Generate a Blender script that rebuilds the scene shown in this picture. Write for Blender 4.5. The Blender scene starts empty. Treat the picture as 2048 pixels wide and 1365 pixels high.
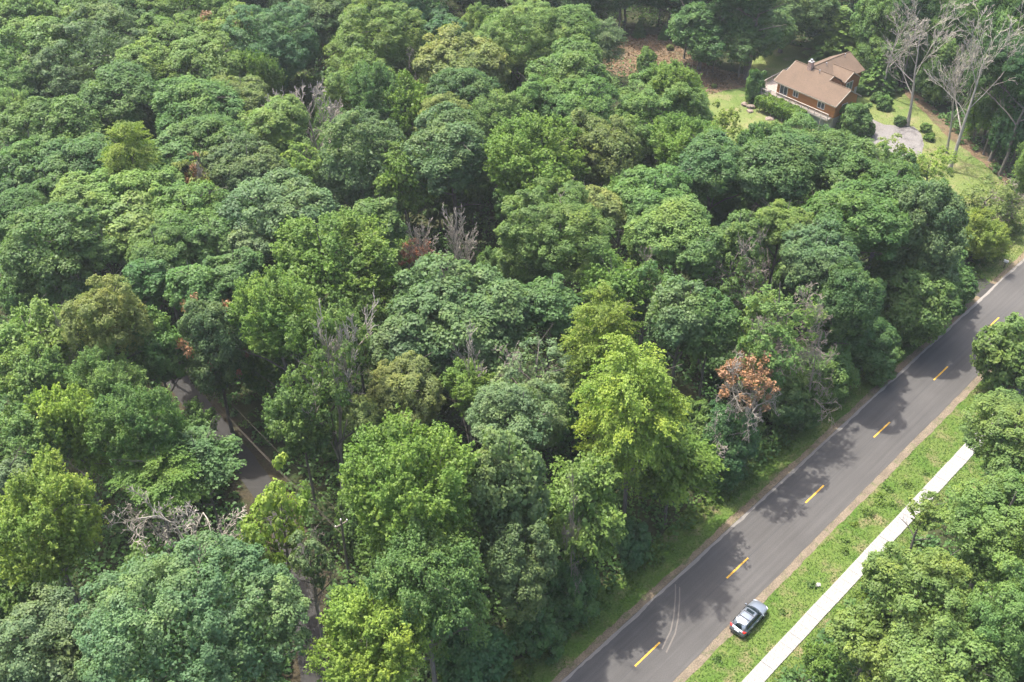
import bpy, math, random
import numpy as np
from mathutils import Vector, Matrix

random.seed(7)
scene = bpy.context.scene
COL = scene.collection

# ------------------------------------------------------------------ camera
CAM_H, CAM_T, FOC = 88.711, math.radians(38.2009), 2100.0      # metres, pitch below the horizon, focal length in photo pixels
cam_data = bpy.data.cameras.new('camera')
cam_data.sensor_width = 36.0
cam_data.lens = 36.0 * FOC / 2048.0
cam_data.clip_start, cam_data.clip_end = 1.0, 3000.0
cam = bpy.data.objects.new('camera', cam_data)
COL.objects.link(cam)
cam.location = (0, 0, CAM_H)
cam.rotation_euler = (math.pi / 2 - CAM_T, 0, 0)
scene.camera = cam

# ------------------------------------------------------------------ sky, sun, exposure
SUN_EL = math.radians(67)
SUN_ROT = math.radians(-50)
world = bpy.data.worlds.new('World')
scene.world = world
world.use_nodes = True
wn = world.node_tree
sky = wn.nodes.new('ShaderNodeTexSky')
sky.sky_type = 'NISHITA'
sky.sun_disc = False
sky.sun_elevation = SUN_EL
sky.sun_rotation = SUN_ROT
sky.dust_density = 5.0
sky.ozone_density = 0.6
bg = wn.nodes['Background']
bg.inputs['Strength'].default_value = 0.15
wn.links.new(sky.outputs[0], bg.inputs['Color'])
sun_data = bpy.data.lights.new('sun', 'SUN')
sun_data.energy = 2.6
sun_data.angle = math.radians(0.9)
sun_data.color = (1.0, 0.945, 0.86)
sun = bpy.data.objects.new('sun', sun_data)
COL.objects.link(sun)
sdir = Vector((math.sin(SUN_ROT) * math.cos(SUN_EL), math.cos(SUN_ROT) * math.cos(SUN_EL), math.sin(SUN_EL)))
sun.rotation_euler = sdir.to_track_quat('Z', 'Y').to_euler()
sun.location = (0, 100, 200)
vs = scene.view_settings
vs.view_transform, vs.look, vs.exposure, vs.gamma = 'Standard', 'None', 1.82, 1.0
vs.use_curve_mapping = False

# ------------------------------------------------------------------ surveying helpers: where a thing seen in the photograph stands in the place
CT, ST_ = math.cos(CAM_T), math.sin(CAM_T)
def P(px, py, z=0.0):
    u, v = (px - 1024) / FOC, -(py - 682.5) / FOC
    d = Vector((u, CT + v * ST_, -ST_ + v * CT))
    t = (z - CAM_H) / d.z
    return Vector((d.x * t, d.y * t, z))
def ppm(p):
    return FOC / (p[1] * CT - (p[2] - CAM_H) * ST_)
HEAD = math.radians(45.2407)
RO = Vector((13.4326, 62.5374, 0))
RE = Vector((math.cos(HEAD), math.sin(HEAD), 0))
RN = Vector((math.sin(HEAD), -math.cos(HEAD), 0))
def road(s, t, z=0.0):
    return RO + RE * s + RN * t + Vector((0, 0, z))
def road_st(x, y):
    dx, dy = x - RO.x, y - RO.y
    return dx * RE.x + dy * RE.y, dx * RN.x + dy * RN.y

# ------------------------------------------------------------------ object helpers
def link(o, parent=None):
    COL.objects.link(o)
    if parent is not None:
        o.parent = parent
    return o
def tag(o, label=None, cat=None, group=None, kind=None):
    if label: o['label'] = label
    if cat: o['category'] = cat
    if group: o['group'] = group
    if kind: o['kind'] = kind
    return o
def empty(name, loc, rz=0.0):
    o = bpy.data.objects.new(name, None)
    o.location = loc
    o.rotation_euler = (0, 0, rz)
    o.empty_display_size = 0.3
    return link(o)
class MB:
    """collects boxes, tubes, prisms for one mesh object"""
    def __init__(self): self.v, self.f = [], []
    def add(self, vs_, fs_):
        k = len(self.v)
        self.v += [tuple(p) for p in vs_]
        self.f += [tuple(i + k for i in q) for q in fs_]
        return self
    def box(self, x0, x1, y0, y1, z0, z1):
        return self.add([(x0, y0, z0), (x1, y0, z0), (x1, y1, z0), (x0, y1, z0), (x0, y0, z1), (x1, y0, z1), (x1, y1, z1), (x0, y1, z1)],
                        [(0, 3, 2, 1), (4, 5, 6, 7), (0, 1, 5, 4), (1, 2, 6, 5), (2, 3, 7, 6), (3, 0, 4, 7)])
    def tube(self, pts, rad, n=6, cap=True):
        pts = [Vector(p) for p in pts]
        rings = []
        for i, p in enumerate(pts):
            d = (pts[min(i + 1, len(pts) - 1)] - pts[max(i - 1, 0)]).normalized()
            a = d.cross(Vector((0, 0, 1)) if abs(d.z) < 0.9 else Vector((1, 0, 0))).normalized()
            b = d.cross(a)
            r = rad[i] if isinstance(rad, (list, tuple)) else rad
            rings.append([p + a * (r * math.cos(2 * math.pi * k / n)) + b * (r * math.sin(2 * math.pi * k / n)) for k in range(n)])
        vs_ = [q for r in rings for q in r]
        fs_ = [(i * n + k, i * n + (k + 1) % n, (i + 1) * n + (k + 1) % n, (i + 1) * n + k) for i in range(len(pts) - 1) for k in range(n)]
        if cap:
            fs_ += [tuple(range(n))[::-1], tuple((len(pts) - 1) * n + k for k in range(n))]
        return self.add(vs_, fs_)
    def prism(self, poly, axis, a0, a1):
        """poly: 2-D outline in the plane across axis (0: y,z  1: x,z  2: x,y), pulled from a0 to a1"""
        n = len(poly)
        def mk(p, a):
            return (a, p[0], p[1]) if axis == 0 else ((p[0], a, p[1]) if axis == 1 else (p[0], p[1], a))
        vs_ = [mk(p, a0) for p in poly] + [mk(p, a1) for p in poly]
        fs_ = [tuple(range(n))[::-1], tuple(range(n, 2 * n))] + [(i, (i + 1) % n, n + (i + 1) % n, n + i) for i in range(n)]
        return self.add(vs_, fs_)
    def mesh(self, name, mat, smooth=False):
        me = bpy.data.meshes.new(name)
        me.from_pydata(self.v, [], self.f)
        me.materials.append(mat)
        if smooth:
            me.polygons.foreach_set('use_smooth', [True] * len(me.polygons))
        me.update()
        import bmesh
        bm = bmesh.new(); bm.from_mesh(me)
        bmesh.ops.recalc_face_normals(bm, faces=bm.faces)
        bm.to_mesh(me); bm.free()
        return me
    def build(self, name, mat, parent=None, smooth=False, loc=None):
        o = bpy.data.objects.new(name, self.mesh(name, mat, smooth))
        if loc is not None: o.location = loc
        return link(o, parent)

# ------------------------------------------------------------------ materials
def new_mat(name):
    m = bpy.data.materials.new(name)
    m.use_nodes = True
    nt = m.node_tree
    return m, nt, nt.nodes['Principled BSDF']
def noise(nt, scale, detail=4.0, rough=0.6, vec=None, dist=0.0):
    n = nt.nodes.new('ShaderNodeTexNoise')
    n.inputs['Scale'].default_value = scale
    n.inputs['Detail'].default_value = detail
    n.inputs['Roughness'].default_value = rough
    n.inputs['Distortion'].default_value = dist
    if vec is not None: nt.links.new(vec, n.inputs['Vector'])
    return n
def ramp(nt, fac, stops):
    r = nt.nodes.new('ShaderNodeValToRGB')
    e = r.color_ramp.elements
    while len(e) < len(stops): e.new(0.5)
    for k, (p, c) in enumerate(stops):
        e[k].position = p
        e[k].color = (c, c, c, 1) if isinstance(c, (int, float)) else (*c, 1)
    nt.links.new(fac, r.inputs[0])
    return r
def mixc(nt, fac, a, b, mode='MIX'):
    m = nt.nodes.new('ShaderNodeMix')
    m.data_type = 'RGBA'; m.blend_type = mode
    for sock, val in ((m.inputs[0], fac), (m.inputs[6], a), (m.inputs[7], b)):
        if hasattr(val, 'links') or hasattr(val, 'is_output'):
            nt.links.new(val, sock)
        elif isinstance(val, (int, float)):
            sock.default_value = val
        else:
            sock.default_value = (*val, 1)
    return m.outputs[2]
def objcoord(nt):
    return nt.nodes.new('ShaderNodeTexCoord').outputs['Object']
def bump(nt, bsdf, h, strength, dist=0.05):
    b = nt.nodes.new('ShaderNodeBump')
    b.inputs['Strength'].default_value = strength
    b.inputs['Distance'].default_value = dist
    nt.links.new(h, b.inputs['Height'])
    nt.links.new(b.outputs[0], bsdf.inputs['Normal'])
def plain(name, col, rough=0.6, metal=0.0, var=0.12, scale=6.0, spec=0.5, coat=0.0):
    m, nt, b = new_mat(name)
    n = noise(nt, scale, 4, 0.6, objcoord(nt))
    r = ramp(nt, n.outputs[0], [(0.3, tuple(c * (1 - var) for c in col)), (0.7, tuple(min(1, c * (1 + var)) for c in col))])
    nt.links.new(r.outputs[0], b.inputs['Base Color'])
    b.inputs['Roughness'].default_value = rough
    b.inputs['Metallic'].default_value = metal
    b.inputs['Specular IOR Level'].default_value = spec
    b.inputs['Coat Weight'].default_value = coat
    return m
def blend_mat(name, cols, scales, rough=0.95, bumpy=0.4):
    """three tones laid over each other by noises of different size"""
    m, nt, b = new_mat(name)
    v = objcoord(nt)
    big, mid, fine = noise(nt, scales[0], 5, 0.62, v, 0.4), noise(nt, scales[1], 5, 0.65, v), noise(nt, scales[2], 3, 0.7, v)
    a = mixc(nt, ramp(nt, big.outputs[0], [(0.38, 0.0), (0.62, 1.0)]).outputs[0], cols[0], cols[1])
    a = mixc(nt, ramp(nt, mid.outputs[0], [(0.52, 0.0), (0.68, 0.9)]).outputs[0], a, cols[2])
    a = mixc(nt, 0.75, a, ramp(nt, fine.outputs[0], [(0.25, 0.35), (0.75, 1.6)]).outputs[0], 'MULTIPLY')
    nt.links.new(a, b.inputs['Base Color'])
    b.inputs['Roughness'].default_value = rough
    b.inputs['Specular IOR Level'].default_value = 0.15
    bump(nt, b, fine.outputs[0], bumpy, 0.12)
    return m

def leaf_mat(name, trans=0.42):
    """leaf colour = the tree's own colour x the leaf's own tone"""
    m, nt, b = new_mat(name)
    oi = nt.nodes.new('ShaderNodeObjectInfo')
    at = nt.nodes.new('ShaderNodeAttribute'); at.attribute_name = 'tint'
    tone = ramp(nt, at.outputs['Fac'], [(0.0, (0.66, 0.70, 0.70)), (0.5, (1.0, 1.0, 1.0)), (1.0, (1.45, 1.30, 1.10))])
    c = mixc(nt, 1.0, oi.outputs['Color'], tone.outputs[0], 'MULTIPLY')
    geo = nt.nodes.new('ShaderNodeNewGeometry')
    pn = noise(nt, 0.16, 4, 0.65, geo.outputs['Position'])      # boughs differ a little in hue: some yellower, some bluer
    c = mixc(nt, 0.9, c, ramp(nt, pn.outputs[0], [(0.30, (0.80, 0.92, 0.98)), (0.5, (1.0, 1.0, 1.0)), (0.70, (1.28, 1.10, 0.86))]).outputs[0], 'MULTIPLY')
    nt.links.new(c, b.inputs['Base Color'])
    b.inputs['Roughness'].default_value = 0.5
    b.inputs['Specular IOR Level'].default_value = 0.22
    tr = nt.nodes.new('ShaderNodeBsdfTranslucent')
    tc = mixc(nt, 1.0, c, (1.02, 1.15, 0.60), 'MULTIPLY')
    nt.links.new(tc, tr.inputs['Color'])
    mx = nt.nodes.new('ShaderNodeMixShader')
    mx.inputs[0].default_value = trans
    nt.links.new(b.outputs[0], mx.inputs[1]); nt.links.new(tr.outputs[0], mx.inputs[2])
    nt.links.new(mx.outputs[0], nt.nodes['Material Output'].inputs['Surface'])
    return m
M_LEAF = leaf_mat('leaf')
M_DRY = leaf_mat('dry_leaf', 0.2)

def bark_mat(name, c0, c1, scale=3.0):
    m, nt, b = new_mat(name)
    v = objcoord(nt)
    mp = nt.nodes.new('ShaderNodeMapping'); mp.inputs['Scale'].default_value = (1, 1, 0.25)
    nt.links.new(v, mp.inputs[0])
    n = noise(nt, scale * 3, 5, 0.7, mp.outputs[0]); n2 = noise(nt, scale * .3, 3, 0.6, v)
    a = mixc(nt, ramp(nt, n.outputs[0], [(0.3, 0.0), (0.7, 1.0)]).outputs[0], c0, c1)
    a = mixc(nt, 0.6, a, ramp(nt, n2.outputs[0], [(0.3, 0.6), (0.7, 1.25)]).outputs[0], 'MULTIPLY')
    nt.links.new(a, b.inputs['Base Color'])
    b.inputs['Roughness'].default_value = 0.9
    b.inputs['Specular IOR Level'].default_value = 0.2
    bump(nt, b, n.outputs[0], 0.6, 0.04)
    return m
M_BARK = bark_mat('bark', (0.07, 0.06, 0.05), (0.20, 0.18, 0.155))
M_DEAD = bark_mat('dead_bark', (0.235, 0.208, 0.170), (0.40, 0.365, 0.31))
M_DEAD_DARK = bark_mat('dead_bark_grey', (0.165, 0.140, 0.112), (0.30, 0.265, 0.22))

M_FLOOR = blend_mat('forest_floor', [(0.026, 0.036, 0.014), (0.042, 0.044, 0.020), (0.030, 0.052, 0.016)], (0.12, 0.6, 3.5))
M_LAWN = blend_mat('lawn_turf', [(0.085, 0.125, 0.032), (0.130, 0.145, 0.050), (0.170, 0.150, 0.080)], (0.10, 0.33, 5.0), bumpy=0.25)
M_VERGE = blend_mat('verge_turf', [(0.055, 0.102, 0.017), (0.085, 0.120, 0.028), (0.150, 0.122, 0.068)], (0.25, 0.35, 4.0), bumpy=.2)
M_MULCH = blend_mat('leaf_litter', [(0.145, 0.098, 0.060), (0.100, 0.074, 0.046), (0.070, 0.082, 0.032)], (0.25, 0.5, 2.6), bumpy=0.7)
M_SAND = blend_mat('sandy_shoulder', [(0.170, 0.138, 0.100), (0.125, 0.102, 0.075), (0.082, 0.094, 0.042)], (0.5, 0.8, 7.0), bumpy=0.6)
M_BROWNSH = blend_mat('dirt_shoulder', [(0.128, 0.100, 0.068), (0.168, 0.132, 0.088), (0.072, 0.088, 0.032)], (0.5, 0.7, 6.0), bumpy=0.6)
M_CONC = blend_mat('pale_concrete', [(0.232, 0.226, 0.216), (0.246, 0.240, 0.230), (0.212, 0.205, 0.194)], (0.3, 0.8, 7.0), rough=0.85, bumpy=0.05)
M_DRIVE = blend_mat('driveway_concrete', [(0.140, 0.130, 0.124), (0.162, 0.154, 0.147), (0.112, 0.105, 0.098)], (0.15, 0.5, 6.0), rough=0.9, bumpy=0.1)

def asphalt(name, base, along=0.25):
    m, nt, b = new_mat(name)
    v = objcoord(nt)
    mp = nt.nodes.new('ShaderNodeMapping'); mp.inputs['Scale'].default_value = (0.03, 1.2, 1); nt.links.new(v, mp.inputs[0])
    streak = noise(nt, 1.6, 5, 0.65, mp.outputs[0]); patch = noise(nt, 0.10, 4, 0.6, v, 0.5); fine = noise(nt, 9.0, 3, 0.7, v)
    wear = noise(nt, 0.9, 4, 0.7, v)
    a = mixc(nt, ramp(nt, patch.outputs[0], [(0.3, 0.0), (0.7, 1.0)]).outputs[0], tuple(c * 0.86 for c in base), tuple(c * 1.16 for c in base))
    a = mixc(nt, 0.6, a, ramp(nt, streak.outputs[0], [(0.25, 0.65), (0.75, 1.4)]).outputs[0], 'MULTIPLY')
    a = mixc(nt, 0.35, a, ramp(nt, fine.outputs[0], [(0.3, 0.5), (0.7, 1.5)]).outputs[0], 'MULTIPLY')
    a = mixc(nt, ramp(nt, wear.outputs[0], [(0.62, 0.0), (0.78, 0.35)]).outputs[0], a, tuple(c * 1.7 for c in base))
    nt.links.new(a, b.inputs['Base Color'])
    b.inputs['Roughness'].default_value = 0.82
    b.inputs['Specular IOR Level'].default_value = 0.35
    bump(nt, b, fine.outputs[0], 0.25, 0.02)
    return m
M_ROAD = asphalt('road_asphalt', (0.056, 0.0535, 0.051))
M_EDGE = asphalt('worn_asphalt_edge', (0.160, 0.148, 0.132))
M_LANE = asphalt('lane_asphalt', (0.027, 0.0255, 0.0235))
M_TAR = plain('tar', (0.022, 0.022, 0.024), 0.6)
M_RUB = plain('scuffed_asphalt', (0.108, 0.096, 0.084), 0.85)
M_YEL = blend_mat('road_yellow', [(0.52, 0.31, 0.040), (0.46, 0.28, 0.05), (0.20, 0.14, 0.06)], (0.8, 2.2, 9.0), rough=0.8, bumpy=0.05)
M_STONE = blend_mat('stone', [(0.22, 0.175, 0.14), (0.15, 0.12, 0.10), (0.26, 0.23, 0.20)], (0.8, 2.0, 8.0), bumpy=0.6)
M_WSTONE = blend_mat('pale_stone', [(0.34, 0.33, 0.31), (0.27, 0.26, 0.25), (0.38, 0.37, 0.36)], (0.8, 2.0, 8.0), bumpy=0.5)

# ------------------------------------------------------------------ foliage: leaves as small bent diamonds in numpy
rng = np.random.default_rng(11)
def unit(a):
    return a / np.maximum(np.linalg.norm(a, axis=-1, keepdims=True), 1e-9)
def rdirs(n):
    return unit(rng.normal(size=(n, 3)))
def leaf_mesh(name, pos, nrm, size, tint, mat, long=1.45, axis=None):
    n = len(pos)
    r = rdirs(n) if axis is None else unit(axis + 0.5 * rng.normal(size=(n, 3)))
    t = unit(r - nrm * (r * nrm).sum(1, keepdims=True))
    b = np.cross(nrm, t)
    L, W = (size * long * 0.5)[:, None], (size * 0.5)[:, None]
    c = nrm * (W * 0.45)
    v = np.stack([pos - t * L - c * .3, pos + b * W + c, pos + t * L - c * .3, pos - b * W + c], 1).reshape(-1, 3)
    me = bpy.data.meshes.new(name)
    me.vertices.add(4 * n); me.vertices.foreach_set('co', v.astype(np.float32).ravel())
    me.loops.add(4 * n); me.loops.foreach_set('vertex_index', np.arange(4 * n, dtype=np.int32))
    me.polygons.add(n)
    me.polygons.foreach_set('loop_start', np.arange(0, 4 * n, 4, dtype=np.int32))
    me.polygons.foreach_set('loop_total', np.full(n, 4, dtype=np.int32))
    at = me.attributes.new('tint', 'FLOAT', 'FACE')
    at.data.foreach_set('value', np.clip(tint, 0, 1).astype(np.float32))
    me.materials.append(mat)
    me.update(calc_edges=True)
    return me

def envelope_dirs(n, zmin):
    k = np.arange(n) + 0.5
    z = 1 - (1 - zmin) * k / n
    ph = k * 2.399963 + rng.uniform(0, 6.28)
    r = np.sqrt(np.maximum(0, 1 - z * z))
    return unit(np.stack([r * np.cos(ph), r * np.sin(ph), z], 1) + 0.22 * rng.normal(size=(n, 3)))

def crown(kind, R, dens=1.0):
    """leaf cloud of one crown, radius R, centred on the origin, vertical half-extent about R; returns a mesh"""
    up = np.array([0, 0, 1.0])
    Rn = R / 6.5
    if kind in ('oak', 'sparse', 'fine', 'teal'):
        zmin = -0.92
        rl0 = {'oak': (1.15, 2.05), 'sparse': (0.9, 1.6), 'fine': (0.9, 1.7), 'teal': (1.0, 1.8)}[kind]
        nl = int(({'oak': 112, 'sparse': 56, 'fine': 126, 'teal': 108}[kind]) * Rn ** 1.7 + 8)
    elif kind == 'maple':
        zmin, rl0, nl = -0.92, (1.1, 1.9), int(104 * Rn ** 1.7 + 8)
    elif kind == 'droop':
        zmin, rl0, nl = -0.92, (1.2, 2.0), int(92 * Rn ** 1.7 + 8)
    else:  # layered
        zmin, rl0, nl = -0.92, (1.4, 2.4), int(96 * Rn ** 1.7 + 8)
    rl_ = lambda n: rng.uniform(*rl0, n) * min(1.0, 0.55 + 0.45 * Rn)
    if kind == 'layered':
        D = envelope_dirs(nl, zmin)
        bumps = rdirs(7); amp = rng.uniform(-0.25, 0.25, 7)
        env = 1 + (amp * np.exp(5.0 * (D @ bumps.T - 1))).sum(1)
        rl = rl_(nl)
        rad = np.maximum(R * env * rng.uniform(0.82, 1.08, nl) - rl * 0.85, 0.15 * R)
        rad = np.where(rng.random(nl) < .16, rad * rng.uniform(.4, .8, nl), rad)
        taper = np.where(D[:, 2] > 0, 1 - 0.42 * D[:, 2] ** 1.5, 1.0)
        Cc = D * rad[:, None]; Cc[:, :2] *= taper[:, None]; Cc[:, 2] *= 1.15
    else:
        # several boughs, each with its own small dome, grown into one another
        nsub = {'oak': 7, 'sparse': 6, 'fine': 8, 'teal': 7, 'maple': 6, 'droop': 6}[kind] + (3 if R > 9 else 0)
        ph = np.arange(nsub) * 6.283 / (nsub - 1) + rng.normal(0, .35, nsub)
        rr_ = R * rng.uniform(.36, .56, nsub); cz = R * rng.uniform(-.42, .30, nsub)
        rr_[0] *= .35; cz[0] = R * rng.uniform(.12, .30)
        cs = np.stack([rr_ * np.cos(ph), rr_ * np.sin(ph), cz], 1)
        sr = R * rng.uniform(.40, .60, nsub); sr[0] = R * rng.uniform(.5, .62)
        pts, dirs = [], []
        for k in range(nsub):
            d = envelope_dirs(max(8, int(nl * 2.4 / nsub)), zmin)
            q = cs[k] + d * sr[k] * rng.uniform(.92, 1.08, len(d))[:, None]
            keep = np.ones(len(d), bool)
            for j in range(nsub):
                if j != k: keep &= np.linalg.norm(q - cs[j], axis=1) > sr[j] * rng.uniform(.72, .95)
            pts.append(q[keep]); dirs.append(d[keep])
        q = np.concatenate(pts); d = np.concatenate(dirs)
        q[:, :2] *= R / np.percentile(np.hypot(q[:, 0], q[:, 1]), 97)
        q[:, 2] = (q[:, 2] - q[:, 2].min()) / (q[:, 2].max() - q[:, 2].min()) * 2 * R - R
        sel = rng.permutation(len(q))[:nl]
        q, d = q[sel], d[sel]
        nl = len(q); rl = rl_(nl)
        D = unit(d + .5 * unit(q))
        Cc = q - D * (rl * .8)[:, None]
        k = int(nl * .14)
        Cc[:k] *= rng.uniform(.4, .8, k)[:, None]
    ltone = rng.normal(0, 0.13, nl)
    per = {'oak': (12, 32), 'sparse': (7, 18), 'fine': (10, 30), 'maple': (12, 35), 'droop': (12, 30), 'layered': (11, 30), 'teal': (11, 32)}[kind]
    ns, nv = per[0], max(6, int(per[1] * dens))
    # twigs round each lobe
    li = np.repeat(np.arange(nl), ns)
    m = nl * ns
    dl = D[li]
    sd = unit(rdirs(m) * 1.0 + dl * 0.75 + up * 0.35)
    if kind in ('oak', 'sparse', 'fine', 'teal'):
        sq = np.array([1, 1, 0.82])
        sc = Cc[li] + sd * (rl[li] * rng.uniform(0.55, 0.85, m))[:, None] * sq
        rs = rl[li] * rng.uniform(0.30, 0.46, m)
        stone = ltone[li] + rng.normal(0, 0.09, m)
        ki = np.repeat(np.arange(m), nv); n = len(ki)
        d = unit(rdirs(n) + 0.55 * sd[ki])
        pos = sc[ki] + d * (rs[ki] * rng.uniform(0.45, 1.08, n))[:, None]
        nrm = unit(0.60 * d + 0.40 * sd[ki] + 0.62 * up + 0.42 * rng.normal(size=(n, 3)))
        size = rng.uniform(0.16, 0.28, n) * (0.85 if kind == 'fine' else 1.0)
        axis = None
    else:
        # sprays: leaves strung on short shoots that point up and out (maple), out (layered) or down (droop)
        if kind == 'maple':
            ax = unit(0.55 * dl + 0.55 * sd + 0.75 * up + 0.25 * rng.normal(size=(m, 3)))
            ln = rng.uniform(1.0, 1.9, m); wd = rng.uniform(0.26, 0.44, m)
        elif kind == 'droop':
            hd = dl.copy(); hd[:, 2] *= .3
            ax = unit(0.8 * unit(hd) - 0.45 * up + 0.5 * rng.normal(size=(m, 3)))
            ln = rng.uniform(0.9, 1.7, m); wd = rng.uniform(0.24, 0.40, m)
        else:
            hd = dl.copy(); hd[:, 2] *= .15
            ax = unit(unit(hd) + 0.12 * up + 0.35 * rng.normal(size=(m, 3)) * np.array([1, 1, .4]))
            ln = rng.uniform(1.4, 2.6, m); wd = rng.uniform(0.30, 0.55, m)
        ln = ln * min(1, .6 + .4 * Rn)
        sc = Cc[li] + sd * (rl[li] * rng.uniform(0.25, 0.75, m))[:, None] * np.array([1, 1, .55 if kind == 'layered' else .9])
        stone = ltone[li] + rng.normal(0, 0.08, m)
        ki = np.repeat(np.arange(m), nv); n = len(ki)
        t = rng.uniform(-0.25, 0.85, n)
        q = rng.normal(size=(n, 3))
        q = q - ax[ki] * (q * ax[ki]).sum(1, keepdims=True)
        if kind == 'layered': q[:, 2] *= 0.28
        w = wd[ki] * np.clip(1.0 - t * 0.95, 0.12, 1.0)
        pos = sc[ki] + ax[ki] * (t * ln[ki])[:, None] + q * (w * 0.75)[:, None]
        if kind == 'layered': pos[:, 2] -= 0.35 * np.maximum(t, 0) ** 2 * ln[ki]
        nrm = unit(unit(q + 1e-6) * (0.25 if kind == 'layered' else 0.55) + 0.35 * dl[ki] + (0.95 if kind == 'layered' else 0.62) * up + 0.40 * rng.normal(size=(n, 3)))
        size = rng.uniform(0.125, 0.215, n)
        axis = ax[ki]
        stone = stone + 0.0
    tint = 0.5 + stone[ki] + rng.normal(0, 0.11, n)
    # leaves of the inner boughs
    k = int(nl * 26 * (0.25 if kind == 'sparse' else 1.0))
    di = rdirs(k); di[:, 2] = di[:, 2] * 0.8
    pin = di * (R * rng.uniform(0.25, 0.85, k) ** 0.7 * 0.92)[:, None]
    pos = np.concatenate([pos, pin]); nrm = np.concatenate([nrm, unit(up * .6 + rng.normal(size=(k, 3)))])
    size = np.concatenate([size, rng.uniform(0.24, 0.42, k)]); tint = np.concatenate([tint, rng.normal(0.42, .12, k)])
    if axis is not None: axis = np.concatenate([axis, rdirs(k)])
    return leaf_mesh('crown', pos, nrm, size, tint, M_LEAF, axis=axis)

def conifer(R=3.0, V=6.0, kind='spruce'):
    """whorls of drooping needle sprays on a cone, centre at mid height"""
    pos, nrm, size, tint, ax = [], [], [], [], []
    z = -V
    while z < V * 0.97:
        f = (V - z) / (2 * V)
        r = R * (f ** 0.85) * rng.uniform(.85, 1.12)
        nb = int(6 + 5 * f)
        ph0 = rng.uniform(0, 6.28)
        for k in range(nb):
            ph = ph0 + k * 6.283 / nb + rng.normal(0, .15)
            L = r * rng.uniform(.75, 1.1) + .25
            n = int(34 * L + 14)
            t = rng.uniform(0.1, 1, n)
            o = np.array([math.cos(ph), math.sin(ph), 0])
            s = np.array([-math.sin(ph), math.cos(ph), 0])
            wd = (0.42 * (1 - t) + .10) * min(1.0, .5 + L * .25)
            p = o * (t * L)[:, None] + s * (rng.normal(size=n) * wd)[:, None]
            p[:, 2] = z + (0.18 * t - 0.42 * t * t) * L + rng.normal(0, .07, n)
            pos.append(p); nrm.append(unit(np.array([0, 0, 1.0]) + .35 * rng.normal(size=(n, 3)) + .25 * o))
            size.append(rng.uniform(.16, .27, n)); tint.append(.40 + .32 * t + rng.normal(0, .1, n) + rng.normal(0, .08)); ax.append(np.repeat((o * .9 + s * 0)[None], n, 0))
        z += rng.uniform(.42, .62) * (.55 + .45 * f)
    return leaf_mesh('crown', np.concatenate(pos), np.concatenate(nrm), np.concatenate(size), np.concatenate(tint), M_LEAF, long=2.0, axis=np.concatenate(ax))

# ------------------------------------------------------------------ wood: trunks, limbs, bare crowns
def branch(mb, p, d, L, r, lev, maxlev, cfg, rnd):
    """one bough as a bent tube and, along it, its own side branches"""
    nseg = 5 if lev == 0 else (4 if lev < 3 else 3)
    pts, rads = [Vector(p)], [r]
    q, dd = Vector(p), Vector(d)
    wob = cfg['wob'] * (0.35 if lev == 0 else 1.0)
    for k in range(nseg):
        dd = (dd + Vector((rnd.gauss(0, wob), rnd.gauss(0, wob), rnd.gauss(0, wob) + cfg['lift'] * (lev > 0)))).normalized()
        q = q + dd * (L / nseg)
        pts.append(q.copy()); rads.append(max(r * (1 - (k + 1) / nseg * cfg['taper']), cfg['rmin'] * .8))
    if lev == 0:
        rads[0] *= 1.35
    mb.tube(pts, [max(q_, .026) for q_ in rads], 7 if lev == 0 else (5 if lev == 1 else 3), cap=False)
    if lev >= maxlev: return
    nb = cfg['nb'][lev]
    for k in range(nb):
        f = cfg['start'][lev] + (1 - cfg['start'][lev]) * (k + rnd.random()) / nb
        f = min(f, 1.0)
        i = min(int(f * nseg), nseg - 1); g = f * nseg - i
        bp = pts[i].lerp(pts[i + 1], g)
        dirr = (pts[i + 1] - pts[i]).normalized()
        side = Vector((rnd.gauss(0, 1), rnd.gauss(0, 1), rnd.gauss(0, .6)))
        side = (side - dirr * side.dot(dirr)).normalized()
        a = cfg['ang'][lev] * rnd.uniform(.7, 1.3)
        nd = dirr * math.cos(a) + side * math.sin(a)
        rr = max(r * (1 - f * cfg['taper']) * cfg['rr'] * rnd.uniform(.75, 1.1), cfg['rmin'])
        branch(mb, bp, nd, L * cfg['ll'][lev] * rnd.uniform(.65, 1.2) * (1.15 - .5 * f if lev else 1.25 - .6 * f), rr, lev + 1, maxlev, cfg, rnd)
TALL = dict(wob=.12, lift=.085, taper=.80, rmin=.032, nb=(8, 6, 5, 2), start=(.34, .3, .25, .2), ang=(.78, .65, .7, .75), rr=.58, ll=(.62, .52, .5, .5))
SPREAD = dict(wob=.20, lift=.05, taper=.70, rmin=.055, nb=(9, 7, 6, 3), start=(.30, .3, .25, .2), ang=(.9, .75, .7, .7), rr=.58, ll=(.66, .5, .5, .55))
BROOM = dict(wob=.09, lift=.14, taper=.75, rmin=.038, nb=(8, 6, 5, 3), start=(.30, .25, .25, .2), ang=(.40, .45, .6, .6), rr=.55, ll=(.62, .5, .45, .5))
TWIGGY = dict(wob=.24, lift=.0, taper=.7, rmin=.038, nb=(10, 7, 5, 3), start=(.3, .25, .2, .2), ang=(.9, .8, .8, .8), rr=.5, ll=(.55, .5, .5, .5))
GNARL = dict(wob=.34, lift=.02, taper=.62, rmin=.038, nb=(8, 6, 6, 5), start=(.45, .3, .25, .2), ang=(1.15, .8, .8, .8), rr=.6, ll=(.70, .5, .5, .5))
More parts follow.
